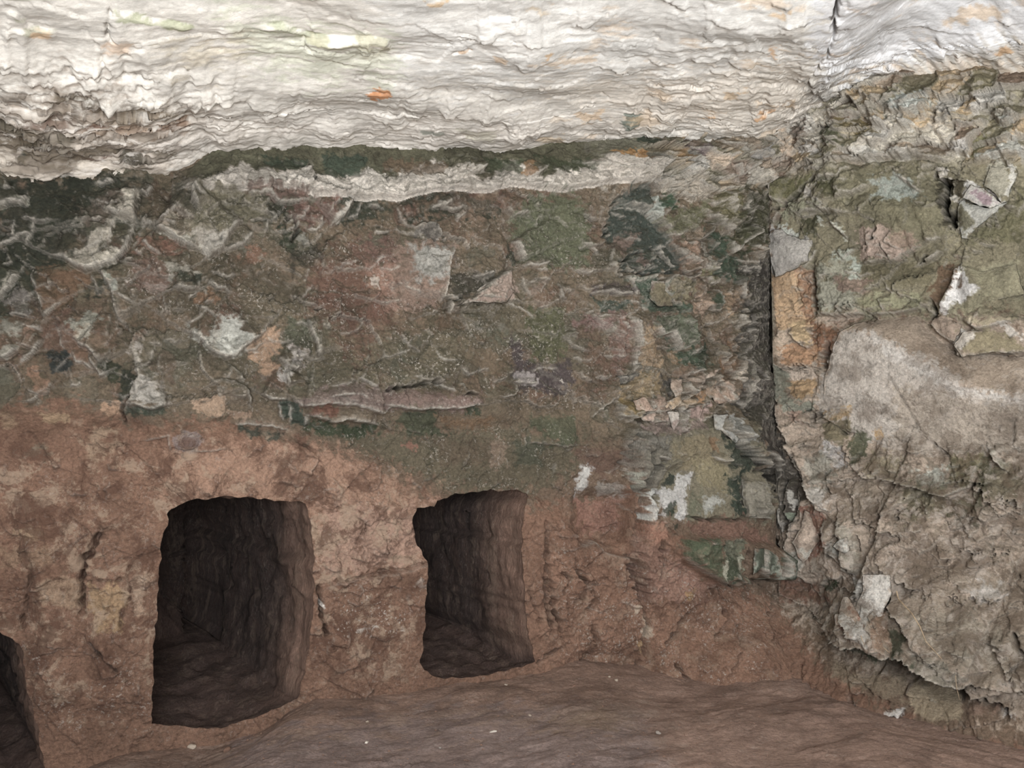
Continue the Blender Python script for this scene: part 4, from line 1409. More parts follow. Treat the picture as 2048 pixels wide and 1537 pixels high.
    # colour
    C = np.tile(lin((120, 98, 78)), (len(X), 1)); M = np.zeros((len(X), 3))
    do_paint(FEATS[:KEY], Xn, Yn, C, M, nz)
    # stones of the upper wall differ: olive, brown, red-brown, grey-green, tan, dark
    pal = np.array([lin(c) for c in ((84, 82, 58), (108, 82, 62), (116, 80, 66), (96, 100, 82), (132, 112, 88), (62, 62, 50), (98, 78, 60))])
    pick = pal[np.minimum((v1 * 7).astype(int), 6)] * .5 + pal[np.minimum((v2 * 7).astype(int), 6)] * .5
    C += (pick - C) * (0.55 * zu * sstep(-.4, .3, noise(s * 3, z * 3, 55) + .5 * nz))[:, None]
    pal2 = np.array([lin(c) for c in ((206, 200, 190), (128, 118, 84), (190, 166, 140), (150, 140, 110), (204, 194, 176), (112, 104, 70), (176, 150, 112), (110, 88, 72))])
    pick2 = pal2[np.minimum((v4 * 8).astype(int), 7)]
    C += (pick2 * 1.15 - C) * (0.85 * np.clip(zt + zc * sstep(420, 370, Y), 0, 1))[:, None]
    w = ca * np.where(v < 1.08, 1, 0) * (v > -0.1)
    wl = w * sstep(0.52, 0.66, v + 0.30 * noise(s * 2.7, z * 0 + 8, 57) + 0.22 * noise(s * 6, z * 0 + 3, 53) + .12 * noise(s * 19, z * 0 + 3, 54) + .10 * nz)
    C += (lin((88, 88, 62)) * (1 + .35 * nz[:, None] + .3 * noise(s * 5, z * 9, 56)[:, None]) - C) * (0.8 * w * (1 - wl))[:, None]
    C += (lin((206, 195, 181)) - C) * (0.95 * wl)[:, None]
    M *= (1 - 0.85 * wl)[:, None]
    do_paint(FEATS[KEY:], Xn, Yn, C, M, nz)
    pale = lin((204, 195, 180))
    # each broken face has its own tone
    C *= 1 + (.12 * zu + .22 * np.maximum(zr, big) + .25 * zt + .30 * brown + .10 * low * (1 - brown))[:, None]
    t = 1 + (zu + zr + zc) * ((v1 - .5) * .26 + (v2 - .5) * .22 + (v4 - .5) * .3 * zs) * (1 - .7 * big)
    C *= t[:, None]
    C += (lin((52, 46, 38)) - C) * (0.55 * crk)[:, None]
    rim *= np.clip(.9 + .7 * nz, 0.25, 1)
    C += (pale - C) * (0.95 * rim)[:, None]
    M *= (1 - 0.6 * rim)[:, None]
    lamc = sstep(1.05, 1.5, lam) * zf * .55
    C += (lin((150, 140, 125)) - C) * lamc[:, None]
    return D, C, M, nz, np.clip(zu + zr * plain + zc + zt, 0, 1)

D, C, M, nzw, rough = wall_fields(X, Y, S, SZ)

# chalk shows along broken arrises: worn where the relief stands out of its surroundings
G = D.reshape(NRW, NC)
def blur(a, k):
    for ax in (0, 1):
        c = np.cumsum(np.concatenate([np.repeat(np.take(a, [0], ax), k + 1, ax), a, np.repeat(np.take(a, [-1], ax), k, ax)], ax), ax)
        n = 2 * k + 1
        sl1 = [slice(None)] * 2; sl2 = [slice(None)] * 2
        sl1[ax] = slice(n, None); sl2[ax] = slice(0, -n)
        a = (c[tuple(sl1)] - c[tuple(sl2)]) / n
    return a
curv = (G - blur(G, 2)).ravel()
wear = sstep(0.0035, 0.010, curv) * np.clip(.55 + 1.1 * nzw, 0, 1) * np.clip(rough, 0.12, 1)
C += (lin((182, 172, 154)) - C) * (0.5 * wear)[:, None]

# paler colour on faces turned down, darker olive on those turned up
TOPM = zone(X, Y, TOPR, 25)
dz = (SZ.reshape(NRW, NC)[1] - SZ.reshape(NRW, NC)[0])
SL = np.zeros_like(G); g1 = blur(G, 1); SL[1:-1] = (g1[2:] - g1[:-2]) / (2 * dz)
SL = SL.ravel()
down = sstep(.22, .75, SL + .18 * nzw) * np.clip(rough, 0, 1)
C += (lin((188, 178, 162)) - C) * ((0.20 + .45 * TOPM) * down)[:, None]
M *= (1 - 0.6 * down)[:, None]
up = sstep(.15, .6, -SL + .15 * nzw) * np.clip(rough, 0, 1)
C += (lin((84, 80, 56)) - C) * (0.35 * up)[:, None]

# openings of the three burial recesses
NICHES = [
    [(303, 1449), (306, 1380), (308, 1310), (314, 1240), (318, 1160), (322, 1100), (325, 1075), (334, 1052), (338, 1040), (332, 1030), (340, 1020),
     (360, 1010), (400, 999), (450, 994), (505, 995), (560, 1001), (596, 1002), (612, 1008), (620, 1040), (626, 1085), (628, 1130), (627, 1200), (620, 1280), (612, 1340),
     (597, 1398), (560, 1415), (500, 1440), (440, 1456), (380, 1456), (320, 1450)],
    [(872, 1003), (868, 1015), (832, 1017), (826, 1035), (828, 1075), (836, 1092), (848, 1112), (856, 1122), (855, 1150), (852, 1200), (850, 1250), (846, 1290), (842, 1325),
     (848, 1343), (880, 1357), (930, 1357), (985, 1348), (1030, 1338), (1071, 1325), (1066, 1300), (1056, 1260), (1049, 1210), (1046, 1150), (1044, 1080), (1049, 1030), (1055, 985),
     (1010, 979), (960, 983), (905, 990)],
    [(-160, 1240), (0, 1265), (20, 1275), (40, 1288), (48, 1310), (52, 1370), (62, 1400), (70, 1440), (80, 1480), (90, 1530), (92, 1548), (40, 1585), (-160, 1600)],
]
def resample(p, step):
    p = np.array(p, float); q = []
    for a, b in zip(p, np.roll(p, -1, 0)):
        n = max(1, int(round(np.hypot(*(b - a)) / step)))
        q.append(a + (b - a) * (np.arange(n) / n)[:, None])
    return np.concatenate(q)
rs = np.random.RandomState(5)
OUT = []
for k, p in enumerate(NICHES):
    q = resample(p, 6)
    w = np.array([noise(q[:, 0] / 23, q[:, 1] / 23, 81 + k), noise(q[:, 0] / 23, q[:, 1] / 23, 91 + k)]).T * 4 + rs.randn(len(q), 2) * .5
    OUT.append(q + w)

def hit(px, py, off, right=False):
    """point where the sight line through a frame position meets the wall plane moved out by off"""
    d = ray(px, py)
    n = np.array([*(NR if right else NB), 0.0])
    o = np.array([*CORNER, 0.0])
    t = ((o - EYE) @ n + off) / (d @ n)
    return EYE + d * t[..., None]

P = BASE + NRM * D[:, None]
PX, PY = project(P)
keep = np.ones((NRW - 1, NC - 1), bool)
gx, gy = PX.reshape(NRW, NC), PY.reshape(NRW, NC)
cx = (gx[:-1, :-1] + gx[1:, 1:]) / 2; cy = (gy[:-1, :-1] + gy[1:, 1:]) / 2
for q in OUT:
    i = window(PX, PY, q, 6)
    d = sdf(PX[i], PY[i], q)
    m = np.abs(d) < 1.9
    j = i[m]
    best = np.full(len(j), 1e9); bx = PX[j].copy(); by = PY[j].copy()
    for a, b in zip(q, np.roll(q, -1, 0)):
        e = b - a
        t = np.clip(((PX[j] - a[0]) * e[0] + (PY[j] - a[1]) * e[1]) / (e @ e + 1e-9), 0, 1)
        qx, qy = a[0] + t * e[0], a[1] + t * e[1]
        dd = np.hypot(PX[j] - qx, PY[j] - qy)
        c = dd < best
        best = np.where(c, dd, best); bx = np.where(c, qx, bx); by = np.where(c, qy, by)
    P[j] = hit(bx, by, D[j])
    lo, hi = q.min(0) - 4, q.max(0) + 4
    mm = (cx > lo[0]) & (cx < hi[0]) & (cy > lo[1]) & (cy < hi[1])
    ii = np.nonzero(mm)
    ins = inside(cx[ii], cy[ii], q)
    keep[ii[0][ins], ii[1][ins]] = False

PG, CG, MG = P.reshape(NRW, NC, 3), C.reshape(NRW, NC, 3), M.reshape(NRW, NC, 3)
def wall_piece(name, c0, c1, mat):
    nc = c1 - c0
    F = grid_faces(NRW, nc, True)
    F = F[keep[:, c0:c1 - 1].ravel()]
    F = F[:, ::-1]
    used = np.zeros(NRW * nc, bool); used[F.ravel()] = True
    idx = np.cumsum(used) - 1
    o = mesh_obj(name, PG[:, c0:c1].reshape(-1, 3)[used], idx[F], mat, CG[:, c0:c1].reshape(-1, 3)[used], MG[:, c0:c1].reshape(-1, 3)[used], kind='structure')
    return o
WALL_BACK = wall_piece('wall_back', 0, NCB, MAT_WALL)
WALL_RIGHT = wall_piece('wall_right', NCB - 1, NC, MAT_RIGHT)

# a coarse map of the relief, so that recesses and blocks can be seated on it
DM = np.full((420, 620), np.nan)
def dm_ij(px, py): return np.clip(((py + 50) / 4).astype(int), 0, 419), np.clip(((px + 200) / 4).astype(int), 0, 619)
i0 = (PX > -195) & (PX < 2270) & (PY > -45) & (PY < 1620)
ii, jj = dm_ij(PX[i0], PY[i0])
DM[ii, jj] = D[i0]
for _ in range(6):
    bad = np.isnan(DM)
    if not bad.any(): break
    sh = np.stack([np.roll(DM, k, a) for a in (0, 1) for k in (1, -1)])
    cnt = (~np.isnan(sh)).sum(0)
    mean = np.where(cnt > 0, np.nansum(sh, 0) / np.maximum(cnt, 1), np.nan)
    DM = np.where(bad, mean, DM)
DM = np.nan_to_num(DM)
def relief_at(px, py):
    a, b = dm_ij(np.asarray(px, float), np.asarray(py, float))
    return DM[a, b]

# ------------------------------------------------------------------ burial recesses: chambers cut at a slant into the rock
AX = np.array([-0.643, 0.766, 0.0])
WD = np.array([0.9231, 0.3846, 0.0])
for k, q in enumerate(OUT):
    depth = (1.35, 0.98, 1.2)[k]
    c0 = q.mean(0)
    q2 = c0 + (q - c0) * (1 + 2.0 / np.maximum(np.hypot(*(q - c0).T), 1))[:, None]
    lipd = relief_at(q2[:, 0], q2[:, 1])
    R0 = hit(q2[:, 0], q2[:, 1], lipd - 0.012)
    K = 46
    ts = np.concatenate([[0], np.linspace(0.02, 1, K) ** 1.15]) * depth
    zmin, zmax = R0[:, 2].min(), R0[:, 2].max()
    hgt = (R0[:, 2] - zmin) / (zmax - zmin)
    along = R0 @ WD
    lr = (along - along.min()) / (along.max() - along.min())
    mid = R0.mean(0)
    rings, cols = [], []
    arc = np.concatenate([[0], np.cumsum(np.linalg.norm(np.diff(R0, axis=0), axis=1))])
    for t in ts:
        Q = R0 + AX * t
        s1 = sstep(0, 0.18, t)
        Q -= WD * (0.30 * s1 * np.clip(1 - lr * 2.2, 0, 1))[:, None]            # wider on the hidden side
        fl = sstep(0.16, 0.02, hgt)
        Q[:, 2] += fl * (-0.05 * s1 + 0.14 * t)
        out = (Q - (mid + AX * t)); out[:, 2] *= 0.8
        out /= np.linalg.norm(out, axis=1)[:, None] + 1e-6
        T = np.full(len(Q), t)
        f, v, e = facets(arc * 5 + 40 * k, T * 9, 101)
        wob = 0.020 * f + 0.012 * facets(arc * 14 + 40 * k, T * 30, 111)[0] + 0.025 * fbm(arc * 4 + 9 * k, T * 4, 3, 103) + 0.007 * ridged(arc * 3, T * 34 + .6 * noise(arc * 5, T * 5, 108), 2, 105)
        Q += out * (wob * s1)[:, None]
        rings.append(Q)
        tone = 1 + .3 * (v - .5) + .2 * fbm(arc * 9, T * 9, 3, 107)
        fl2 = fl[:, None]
        inner_shade = sstep(.05, .55, t)  # shade inside the recess is put into the colour, deepening inward
        cc = (lin((136, 104, 86)) * (1 - inner_shade) + lin((66, 52, 47)) * inner_shade) * (1 - fl2) + lin((88, 68, 60)) * fl2
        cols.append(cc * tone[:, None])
    n = len(R0)
    V = np.concatenate(rings); CC = np.concatenate(cols)
    ia = np.arange(n); F = []
    for r in range(len(ts) - 1):
        a, b = r * n + ia, r * n + np.roll(ia, -1)
        F.append(np.stack([a, b, b + n, a + n], 1))
    # the end wall closes in rings towards its centre
    last = rings[-1]; cen = last.mean(0)
    base = len(V)
    ext, extc = [], []
    deep = 0.45 * sstep(.72, .84, lr + .05 * noise(arc * 6, arc * 0, 112))[:, None]   # the far corner runs on into the dark
    V[base - n:base] += AX * deep
    fr_ = (0.9, 0.8, 0.7, 0.6, 0.5, 0.4, 0.3, 0.2, 0.1, 0.02)
    for fct in fr_:
        Q = cen + (last - cen) * fct
        a_ = (Q @ WD - along.min() + AX @ WD * -ts[-1]) / (along.max() - along.min())
        dd_ = 0.45 * sstep(.72, .80, a_)
        Q = Q + AX * (dd_ + 0.02 + 0.03 * fbm(Q @ WD * 6, Q[:, 2] * 6, 3, 109))[:, None]
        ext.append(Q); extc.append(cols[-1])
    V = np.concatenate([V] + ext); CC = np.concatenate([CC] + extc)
    for r in range(len(ts) - 1, len(ts) - 1 + len(fr_)):
        a, b = r * n + ia, r * n + np.roll(ia, -1)
        F.append(np.stack([a, b, b + n, a + n], 1))
    MM = np.zeros_like(CC); MM[:, 0] = 0.12; MM[:, 1] = 0.15
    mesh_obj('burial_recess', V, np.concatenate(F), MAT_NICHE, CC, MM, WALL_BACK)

# ------------------------------------------------------------------ ceiling
cxs = steps((-4.8, -2.5, 0.04), (-2.5, 3.1, 0.0062), (3.1, 4.6, 0.04))
tt = steps((-0.2, 0.0, 0.02), (0.0, 0.5, 0.0062), (0.5, 1.2, 0.0085), (1.2, 2.3, 0.012), (2.3, 6.5, 0.06))
XX, TT = np.meshgrid(cxs, tt)
yw = wall_y(cxs)
# round the inner corner in plan so that the roof flows through it
kk = np.hanning(121); kk /= kk.sum()
fine = np.linspace(-5.4, 5.2, 2121)
yws = np.interp(cxs, fine, np.convolve(np.pad(wall_y(fine), 60, 'edge'), kk, 'valid'))
zl = line_z(cxs)
zls = np.interp(cxs, fine, np.convolve(np.pad(line_z(fine), 60, 'edge'), kk, 'valid'))
mixt = sstep(0.05, 0.6, TT)
YY = (yw[None] * (1 - mixt) + yws[None] * mixt) - TT
pxc = IMW / 2 + FPX * cxs / (yw * CP + 1.4 * SP)
roll = np.interp(pxc, [-900, 0, 330, 460, 900, 1300, 1550, 1760, 2300], [.24, .20, .16, .05, .05, .07, .12, .12, .12])
ZZ = (zl[None] * (1 - mixt) + zls[None] * mixt) + roll[None] * (1 - np.exp(-np.clip(TT, 0, 9) / 0.22)) + 0.02 * TT - 0.05 * np.clip(TT - 2.6, 0, 9)
CB = np.stack([XX, YY, ZZ], -1).reshape(-1, 3)
x, t0 = XX.ravel(), TT.ravel()
t = back_y(x) - CB[:, 1]
CF = parse(CEIL_TEXT)
X2, Y2 = project(CB)
front = CB[:, 1] > 0.6
X2 = np.where(front, X2, 9999); Y2 = np.where(front, Y2, 9999)
nz = fbm(x * 9, t * 26, 5, 201, .62)
Xn = X2 + 5 * noise(x * 6, t * 12, 203) + 1.5 * noise(x * 30, t * 40, 205)
Yn = Y2 + 3 * noise(x * 4, t * 10, 204) + .5 * noise(x * 20, t * 40, 206)
D = np.zeros_like(x); rim = np.zeros_like(x)
do_bulges(CF, Xn, Yn, D)
D *= .5
warp = noise(x * .9, t * 1.6, 211) + .5 * noise(x * 2.3, t * 3, 212)
def beds(freq, wob, seed, edge=.12):
    f = t * freq + wob * warp + .5 * noise(x * 1.7, t * 2.5, seed) + .16 * nz
    i = np.floor(f); r = f - i
    amp = .5 + .5 * np.sin(i * 12.9898 + seed)
    # a bed thickens away from the wall and breaks off at its edge
    return amp * np.where(r > 1 - edge, (1 - r) / edge, r / (1 - edge))
patchy = sstep(-.25, .35, noise(x * 1.1, t * 1.8, 221))
leftz = sstep(480, 250, X2) * sstep(90, 190, Y2) + sstep(1250, 1420, X2) * sstep(60, 190, Y2) * .4 + sstep(1600, 1700, X2) * .7 * sstep(20, 120, Y2) + sstep(.30, .05, t0) * .5
leftz = np.clip(leftz, 0, 1.1)
D += (0.006 + .016 * leftz) * beds(2.2, 1.1, 3, .08) + (0.003 + .011 * leftz) * beds(6.0, 1.8, 5, .12) * patchy + 0.005 * beds(15, 3.5, 7, .2) * leftz
f1, v1, e1 = facets(x * 4 + .4 * warp, t * 9 + .3 * nz, 231, -0.5)
f2, v2, e2 = facets(x * 10 + .4 * nz, t * 20, 232)
D += f1 * (0.007 + 0.028 * leftz) + f2 * (0.003 + 0.010 * leftz)
D += 0.03 * fbm(x * 1.6, t * 2.4, 2, 241) + 0.008 * facets(x * 2.2 + .3 * warp, t * 3.5, 233)[0] + (0.0008 + .0022 * leftz) * fbm(x * 10, t * 36, 4, 245, .6) + (0.0006 + .002 * leftz) * ridged(x * 5, t * 55, 3, 251)
R = np.zeros_like(x)
do_relief(CF, Xn, Yn, R, rim)
# small flakes, each hanging by its upper edge
fr2 = np.random.RandomState(77)
flakes = []
for k in range(230):
    u = fr2.rand()
    if u < .40: cx_, cy_ = fr2.uniform(-150, 560), fr2.uniform(110, 360)
    elif u < .62: cx_, cy_ = fr2.uniform(380, 1350), fr2.uniform(215, 318)
    elif u < .85: cx_, cy_ = fr2.uniform(1150, 2100), fr2.uniform(20, 300)
    else: cx_, cy_ = fr2.uniform(-100, 2100), fr2.uniform(-30, 300)
    w_ = fr2.uniform(18, 75); n_ = 6
    a_ = np.linspace(-1, 1, n_)
    sg = fr2.uniform(-.1, .32) * w_ * .4
    pts_ = np.stack([cx_ + a_ * w_ * .5 + fr2.randn(n_) * 2.5, cy_ + (1 - a_ ** 2) * sg + a_ * fr2.uniform(-.12, .12) * w_ + fr2.randn(n_) * 1.2], 1)
    flakes.append(('s', [str(fr2.uniform(.012, .04)), str(fr2.uniform(12, 40)), '6', '0.35'], pts_, 1.0))
    if fr2.rand() < .4:
        flakes.append(('c', [str(fr2.uniform(.01, .02)), '2'], pts_ + [0, 2.5], 1.0))
do_relief(flakes, Xn, Yn, R, rim)
D += np.where(R > 0, .4 * R, .8 * R)
C = np.tile(lin((212, 206, 198)), (len(x), 1)); M = np.zeros((len(x), 3))
do_paint(CF, Xn, Yn, C, M, nz)  # the ceiling's dimmer left side is partly painted in as darker colour
C *= (1 + .10 * (v1 - .5) + .12 * (v2 - .5) * (1 + leftz) + .07 * nz)[:, None]
och = sstep(.45, .75, noise(x * 3.2, t * 7, 261) + .4 * nz) * sstep(900, 1300, X2 + 0 * x) * .45
C += (lin((206, 172, 128)) - C) * och[:, None]
C += (lin((190, 180, 166)) - C) * (.5 * rim)[:, None]
M[:, 0] = 0.10; M[:, 1] = 0.05 + .65 * np.clip(leftz, 0, 1) * sstep(700, 450, X2)
fade = sstep(-0.06, 0.03, t0) * (.45 + .55 * np.clip(sstep(0.05, 0.30, t0), 0, 1))
CP3 = CB.copy()
CP3[:, 2] -= D * fade
CP3[:, 1] -= 0.25 * D * fade * (t0 < 0.4)
F = grid_faces(len(tt), len(cxs), True)
mesh_obj('ceiling', CP3, F, MAT_CEIL, np.clip(C, 0, .9), M, kind='structure')

# ------------------------------------------------------------------ floor
fx = steps((-4.8, -2.6, 0.05), (-2.6, 3.2, 0.011), (3.2, 4.6, 0.05))
ft = steps((-0.06, 1.9, 0.011), (1.9, 4.7, 0.07))
XX, TT = np.meshgrid(fx, ft)
YY = wall_y(fx)[None] - TT
pf = IMW / 2 + FPX * fx / (wall_y(fx) * CP + .4 * SP)
foot = np.interp(pf, [-900, 90, 300, 440, 560, 600, 650, 850, 1000, 1070, 1130, 1330, 1700, 3000], [-.12, -.12, -.05, -.05, .0, .06, .10, .075, .08, .09, .12, .02, .0, .0])
ZZ = -0.02 + foot[None] * np.exp(-np.clip(TT - .05, 0, 9) / 0.55)
x, t = XX.ravel(), TT.ravel()
FB = np.stack([XX, YY, ZZ], -1).reshape(-1, 3)
nzf = fbm(x * 8, t * 14, 5, 301, .62)
f1, v1, e1 = facets(x * 3 + .5 * nzf, t * 5, 311)
h = 0.024 * fbm(x * 1.3, t * 2.0, 3, 303) + 0.0035 * fbm(x * 5 + t * 3, t * 6 - x * 2, 4, 305, .55) + 0.0022 * fbm(x * 26 + t * 9, t * 30, 4, 307, .6) + 0.010 * f1 + 0.003 * facets(x * 14, t * 16, 313)[0]
h += 0.003 * np.clip(ridged(x * 3.5 + t * 3, t * 8 - x * 1.2, 2, 309) - .4, 0, 2)
FB[:, 2] += h
Xf, Yf = project(FB)
C = np.tile(lin((146, 121, 105)), (len(x), 1)); M = np.zeros((len(x), 3)); M[:, 0] = .22; M[:, 1] = .25
do_paint(parse('''
@0,0,1
p 144,114,96 30 1 : -800,1400 600,1380 1150,1290 1500,1300 1500,1400 800,1440 300,1537 -800,1537
p 146,124,116 60 0.9 : 500,1480 900,1430 1300,1440 1400,1537 1300,1800 300,1800
p 158,126,108 60 0.9 : 1250,1320 1500,1300 2400,1450 2400,1800 1400,1800 1300,1440
p 158,130,100 30 0.6 : 1110,1450 1200,1420 1250,1440 1180,1460
'''), Xf, Yf, C, M, nzf)
C *= (1 + .16 * nzf + .12 * (v1 - .5))[:, None]
F = grid_faces(len(ft), len(fx), False)
FLOOR = mesh_obj('floor', FB, F[:, ::-1][:, ::-1], MAT_FLOOR, np.clip(C, 0, .9), M, kind='structure')
def floor_z(xq, yq):
    tq = wall_y(np.array(xq)) - yq
    a = int(np.argmin(np.abs(ft - tq))); b = int(np.argmin(np.abs(fx - xq)))
    return float(FB[a * len(fx) + b, 2])

# ------------------------------------------------------------------ blocks that can be told apart: parts of the walls
CRACKS = [f for f in FEATS if f[0] == 'c']
def stone(name, poly, inner, parent, right, seat=0.0, step=3.0, rough=0.008):
    poly = np.array(poly, float); inner = np.array(inner, float).reshape(-1, 3)
    ctl = np.concatenate([poly, inner])
    n = len(poly)
    edges = [(k, (k + 1) % n) for k in range(n)]
    vs, _, fs, ov, _, _ = delaunay_2d_cdt([Vector(p[:2]) for p in ctl], edges, [], 1, 1e-6)
    lift_of = [ctl[o[0], 2] if o else 0.0 for o in ov]
    # dense points inside, plus the outline with a broken edge
    b = resample(poly[:, :2], step)
    seed = int(abs(poly[0, 0] * 13 + poly[0, 1] * 7)) % 97
    b = b + np.stack([noise(b[:, 0] / 14, b[:, 1] / 14, 401 + seed), noise(b[:, 0] / 14, b[:, 1] / 14, 402 + seed)], 1) * 2.2
    lo, hi = b.min(0), b.max(0)
    gx, gy = np.meshgrid(np.arange(lo[0], hi[0], step), np.arange(lo[1], hi[1], step))
    g = np.stack([gx.ravel(), gy.ravel()], 1) + np.random.RandomState(seed).uniform(-.8, .8, (gx.size, 2))
    if len(g):
        g = g[inside(g[:, 0], g[:, 1], b)]
        g = g[seg_dist(g[:, 0], g[:, 1], b, True)[0] > step * .6]
    q = np.concatenate([b, g])
    L = np.full(len(q), np.nan)
    for f in fs:
        tri = [np.array(vs[k]) for k in f]; lv = [lift_of[k] for k in f]
        (x1, y1), (x2, y2), (x3, y3) = tri
        den = (y2 - y3) * (x1 - x3) + (x3 - x2) * (y1 - y3)
        if abs(den) < 1e-9: continue
        w1 = ((y2 - y3) * (q[:, 0] - x3) + (x3 - x2) * (q[:, 1] - y3)) / den
        w2 = ((y3 - y1) * (q[:, 0] - x3) + (x1 - x3) * (q[:, 1] - y3)) / den
        w3 = 1 - w1 - w2
        m = (w1 > -1e-3) & (w2 > -1e-3) & (w3 > -1e-3)
        L[m] = (w1 * lv[0] + w2 * lv[1] + w3 * lv[2])[m]
    bad = np.isnan(L)
    for k in np.nonzero(bad)[0]:
        L[k] = ctl[np.argmin(np.hypot(*(ctl[:, :2] - q[k]).T)), 2]
    d2 = seg_dist(q[:, 0], q[:, 1], b, True)[0]
    L = L - 0.018 * np.exp(-d2 / 4.0)
    L += rough * fbm(q[:, 0] / 22, q[:, 1] / 22, 4, 411, .6) + rough * 1.4 * facets(q[:, 0] / 30, q[:, 1] / 30, 413)[0]
    rel = np.zeros(len(q)); rim_ = np.zeros(len(q))
    do_relief(CRACKS, q[:, 0] + 2 * noise(q[:, 0] / 30, q[:, 1] / 30, 421), q[:, 1] + 2 * noise(q[:, 0] / 30, q[:, 1] / 30, 422), rel, rim_)
    L += np.clip(rel, -.04, .02) + .35 * rough * ridged(q[:, 0] / 12, q[:, 1] / 12, 3, 431)
    ground = np.percentile(relief_at(b[:, 0], b[:, 1]), 45) + seat
    nb = len(b)
    vs2, _, fs2, ov2, _, _ = delaunay_2d_cdt([Vector(p) for p in q], [(k, (k + 1) % nb) for k in range(nb)], [], 1, 1e-6)
    src = np.array([o[0] if o else 0 for o in ov2])
    qq, LL = np.array([[v[0], v[1]] for v in vs2]), L[src]
    Vf = hit(qq[:, 0], qq[:, 1], ground + LL, right)
    F = [list(f) for f in fs2 if len(f) == 3]
    # skirt back into the rock
    pos = {}
    for k, o in enumerate(ov2):
        for j in o:
            if j < nb: pos[j] = k
    ring = [pos[j] for j in range(nb) if j in pos]
    cb = b.mean(0)
    be = cb + (qq[ring] - cb) * (1 + 2.5 / np.maximum(np.hypot(*(qq[ring] - cb).T), 1))[:, None]
    Vb = hit(be[:, 0], be[:, 1], np.full(len(ring), ground - 0.14), right)
    off = len(Vf)
    for k in range(len(ring)):
        a, c = ring[k], ring[(k + 1) % len(ring)]
        F += [[a, c, off + (k + 1) % len(ring)], [a, off + (k + 1) % len(ring), off + k]]
    V = np.concatenate([Vf, Vb])
    allq = np.concatenate([qq, be])
    s = allq[:, 0] / 357.0; z = -allq[:, 1] / 357.0
    _, C, M, nzs, _ = wall_fields(allq[:, 0], allq[:, 1], s, z)
    dd = seg_dist(allq[:, 0], allq[:, 1], b, True)[0]
    e = np.exp(-dd / 1.8) * np.clip(.3 + nzs, 0, 1) * .3
    C += (lin((190, 180, 164)) - C) * e[:, None]
    F = np.array(F)
    # orientation: face the viewer
    a, bb, c = V[F[0, 0]], V[F[0, 1]], V[F[0, 2]]
    if np.dot(np.cross(bb - a, c - a), EYE - a) < 0:
        F = F[:, ::-1]
    return mesh_obj(name, V, F, MAT_RIGHT if right else MAT_WALL, np.clip(C, 0, .9), M, parent)

def stones(text):
    ox = oy = 0.0; sc = 1.0
    for line in text.strip().splitlines():
        line = line.strip()
        if not line: continue
        if line[0] == '@':
            ox, oy, sc = [float(v) for v in line[1:].split(',')]; continue
        head, body = line.split(':')
        h = head.split()
        parts = body.split('|')
        def rd(s):
            return [(ox + float(a) / sc, oy + float(b) / sc, float(c)) for a, b, c in (q.split(',') for q in s.split())]
        right = h[1] == 'r'
        stone(h[0], rd(parts[0]), rd(parts[1]) if len(parts) > 1 else [], WALL_RIGHT if right else WALL_BACK, right, float(h[2]) if len(h) > 2 else 0.0)

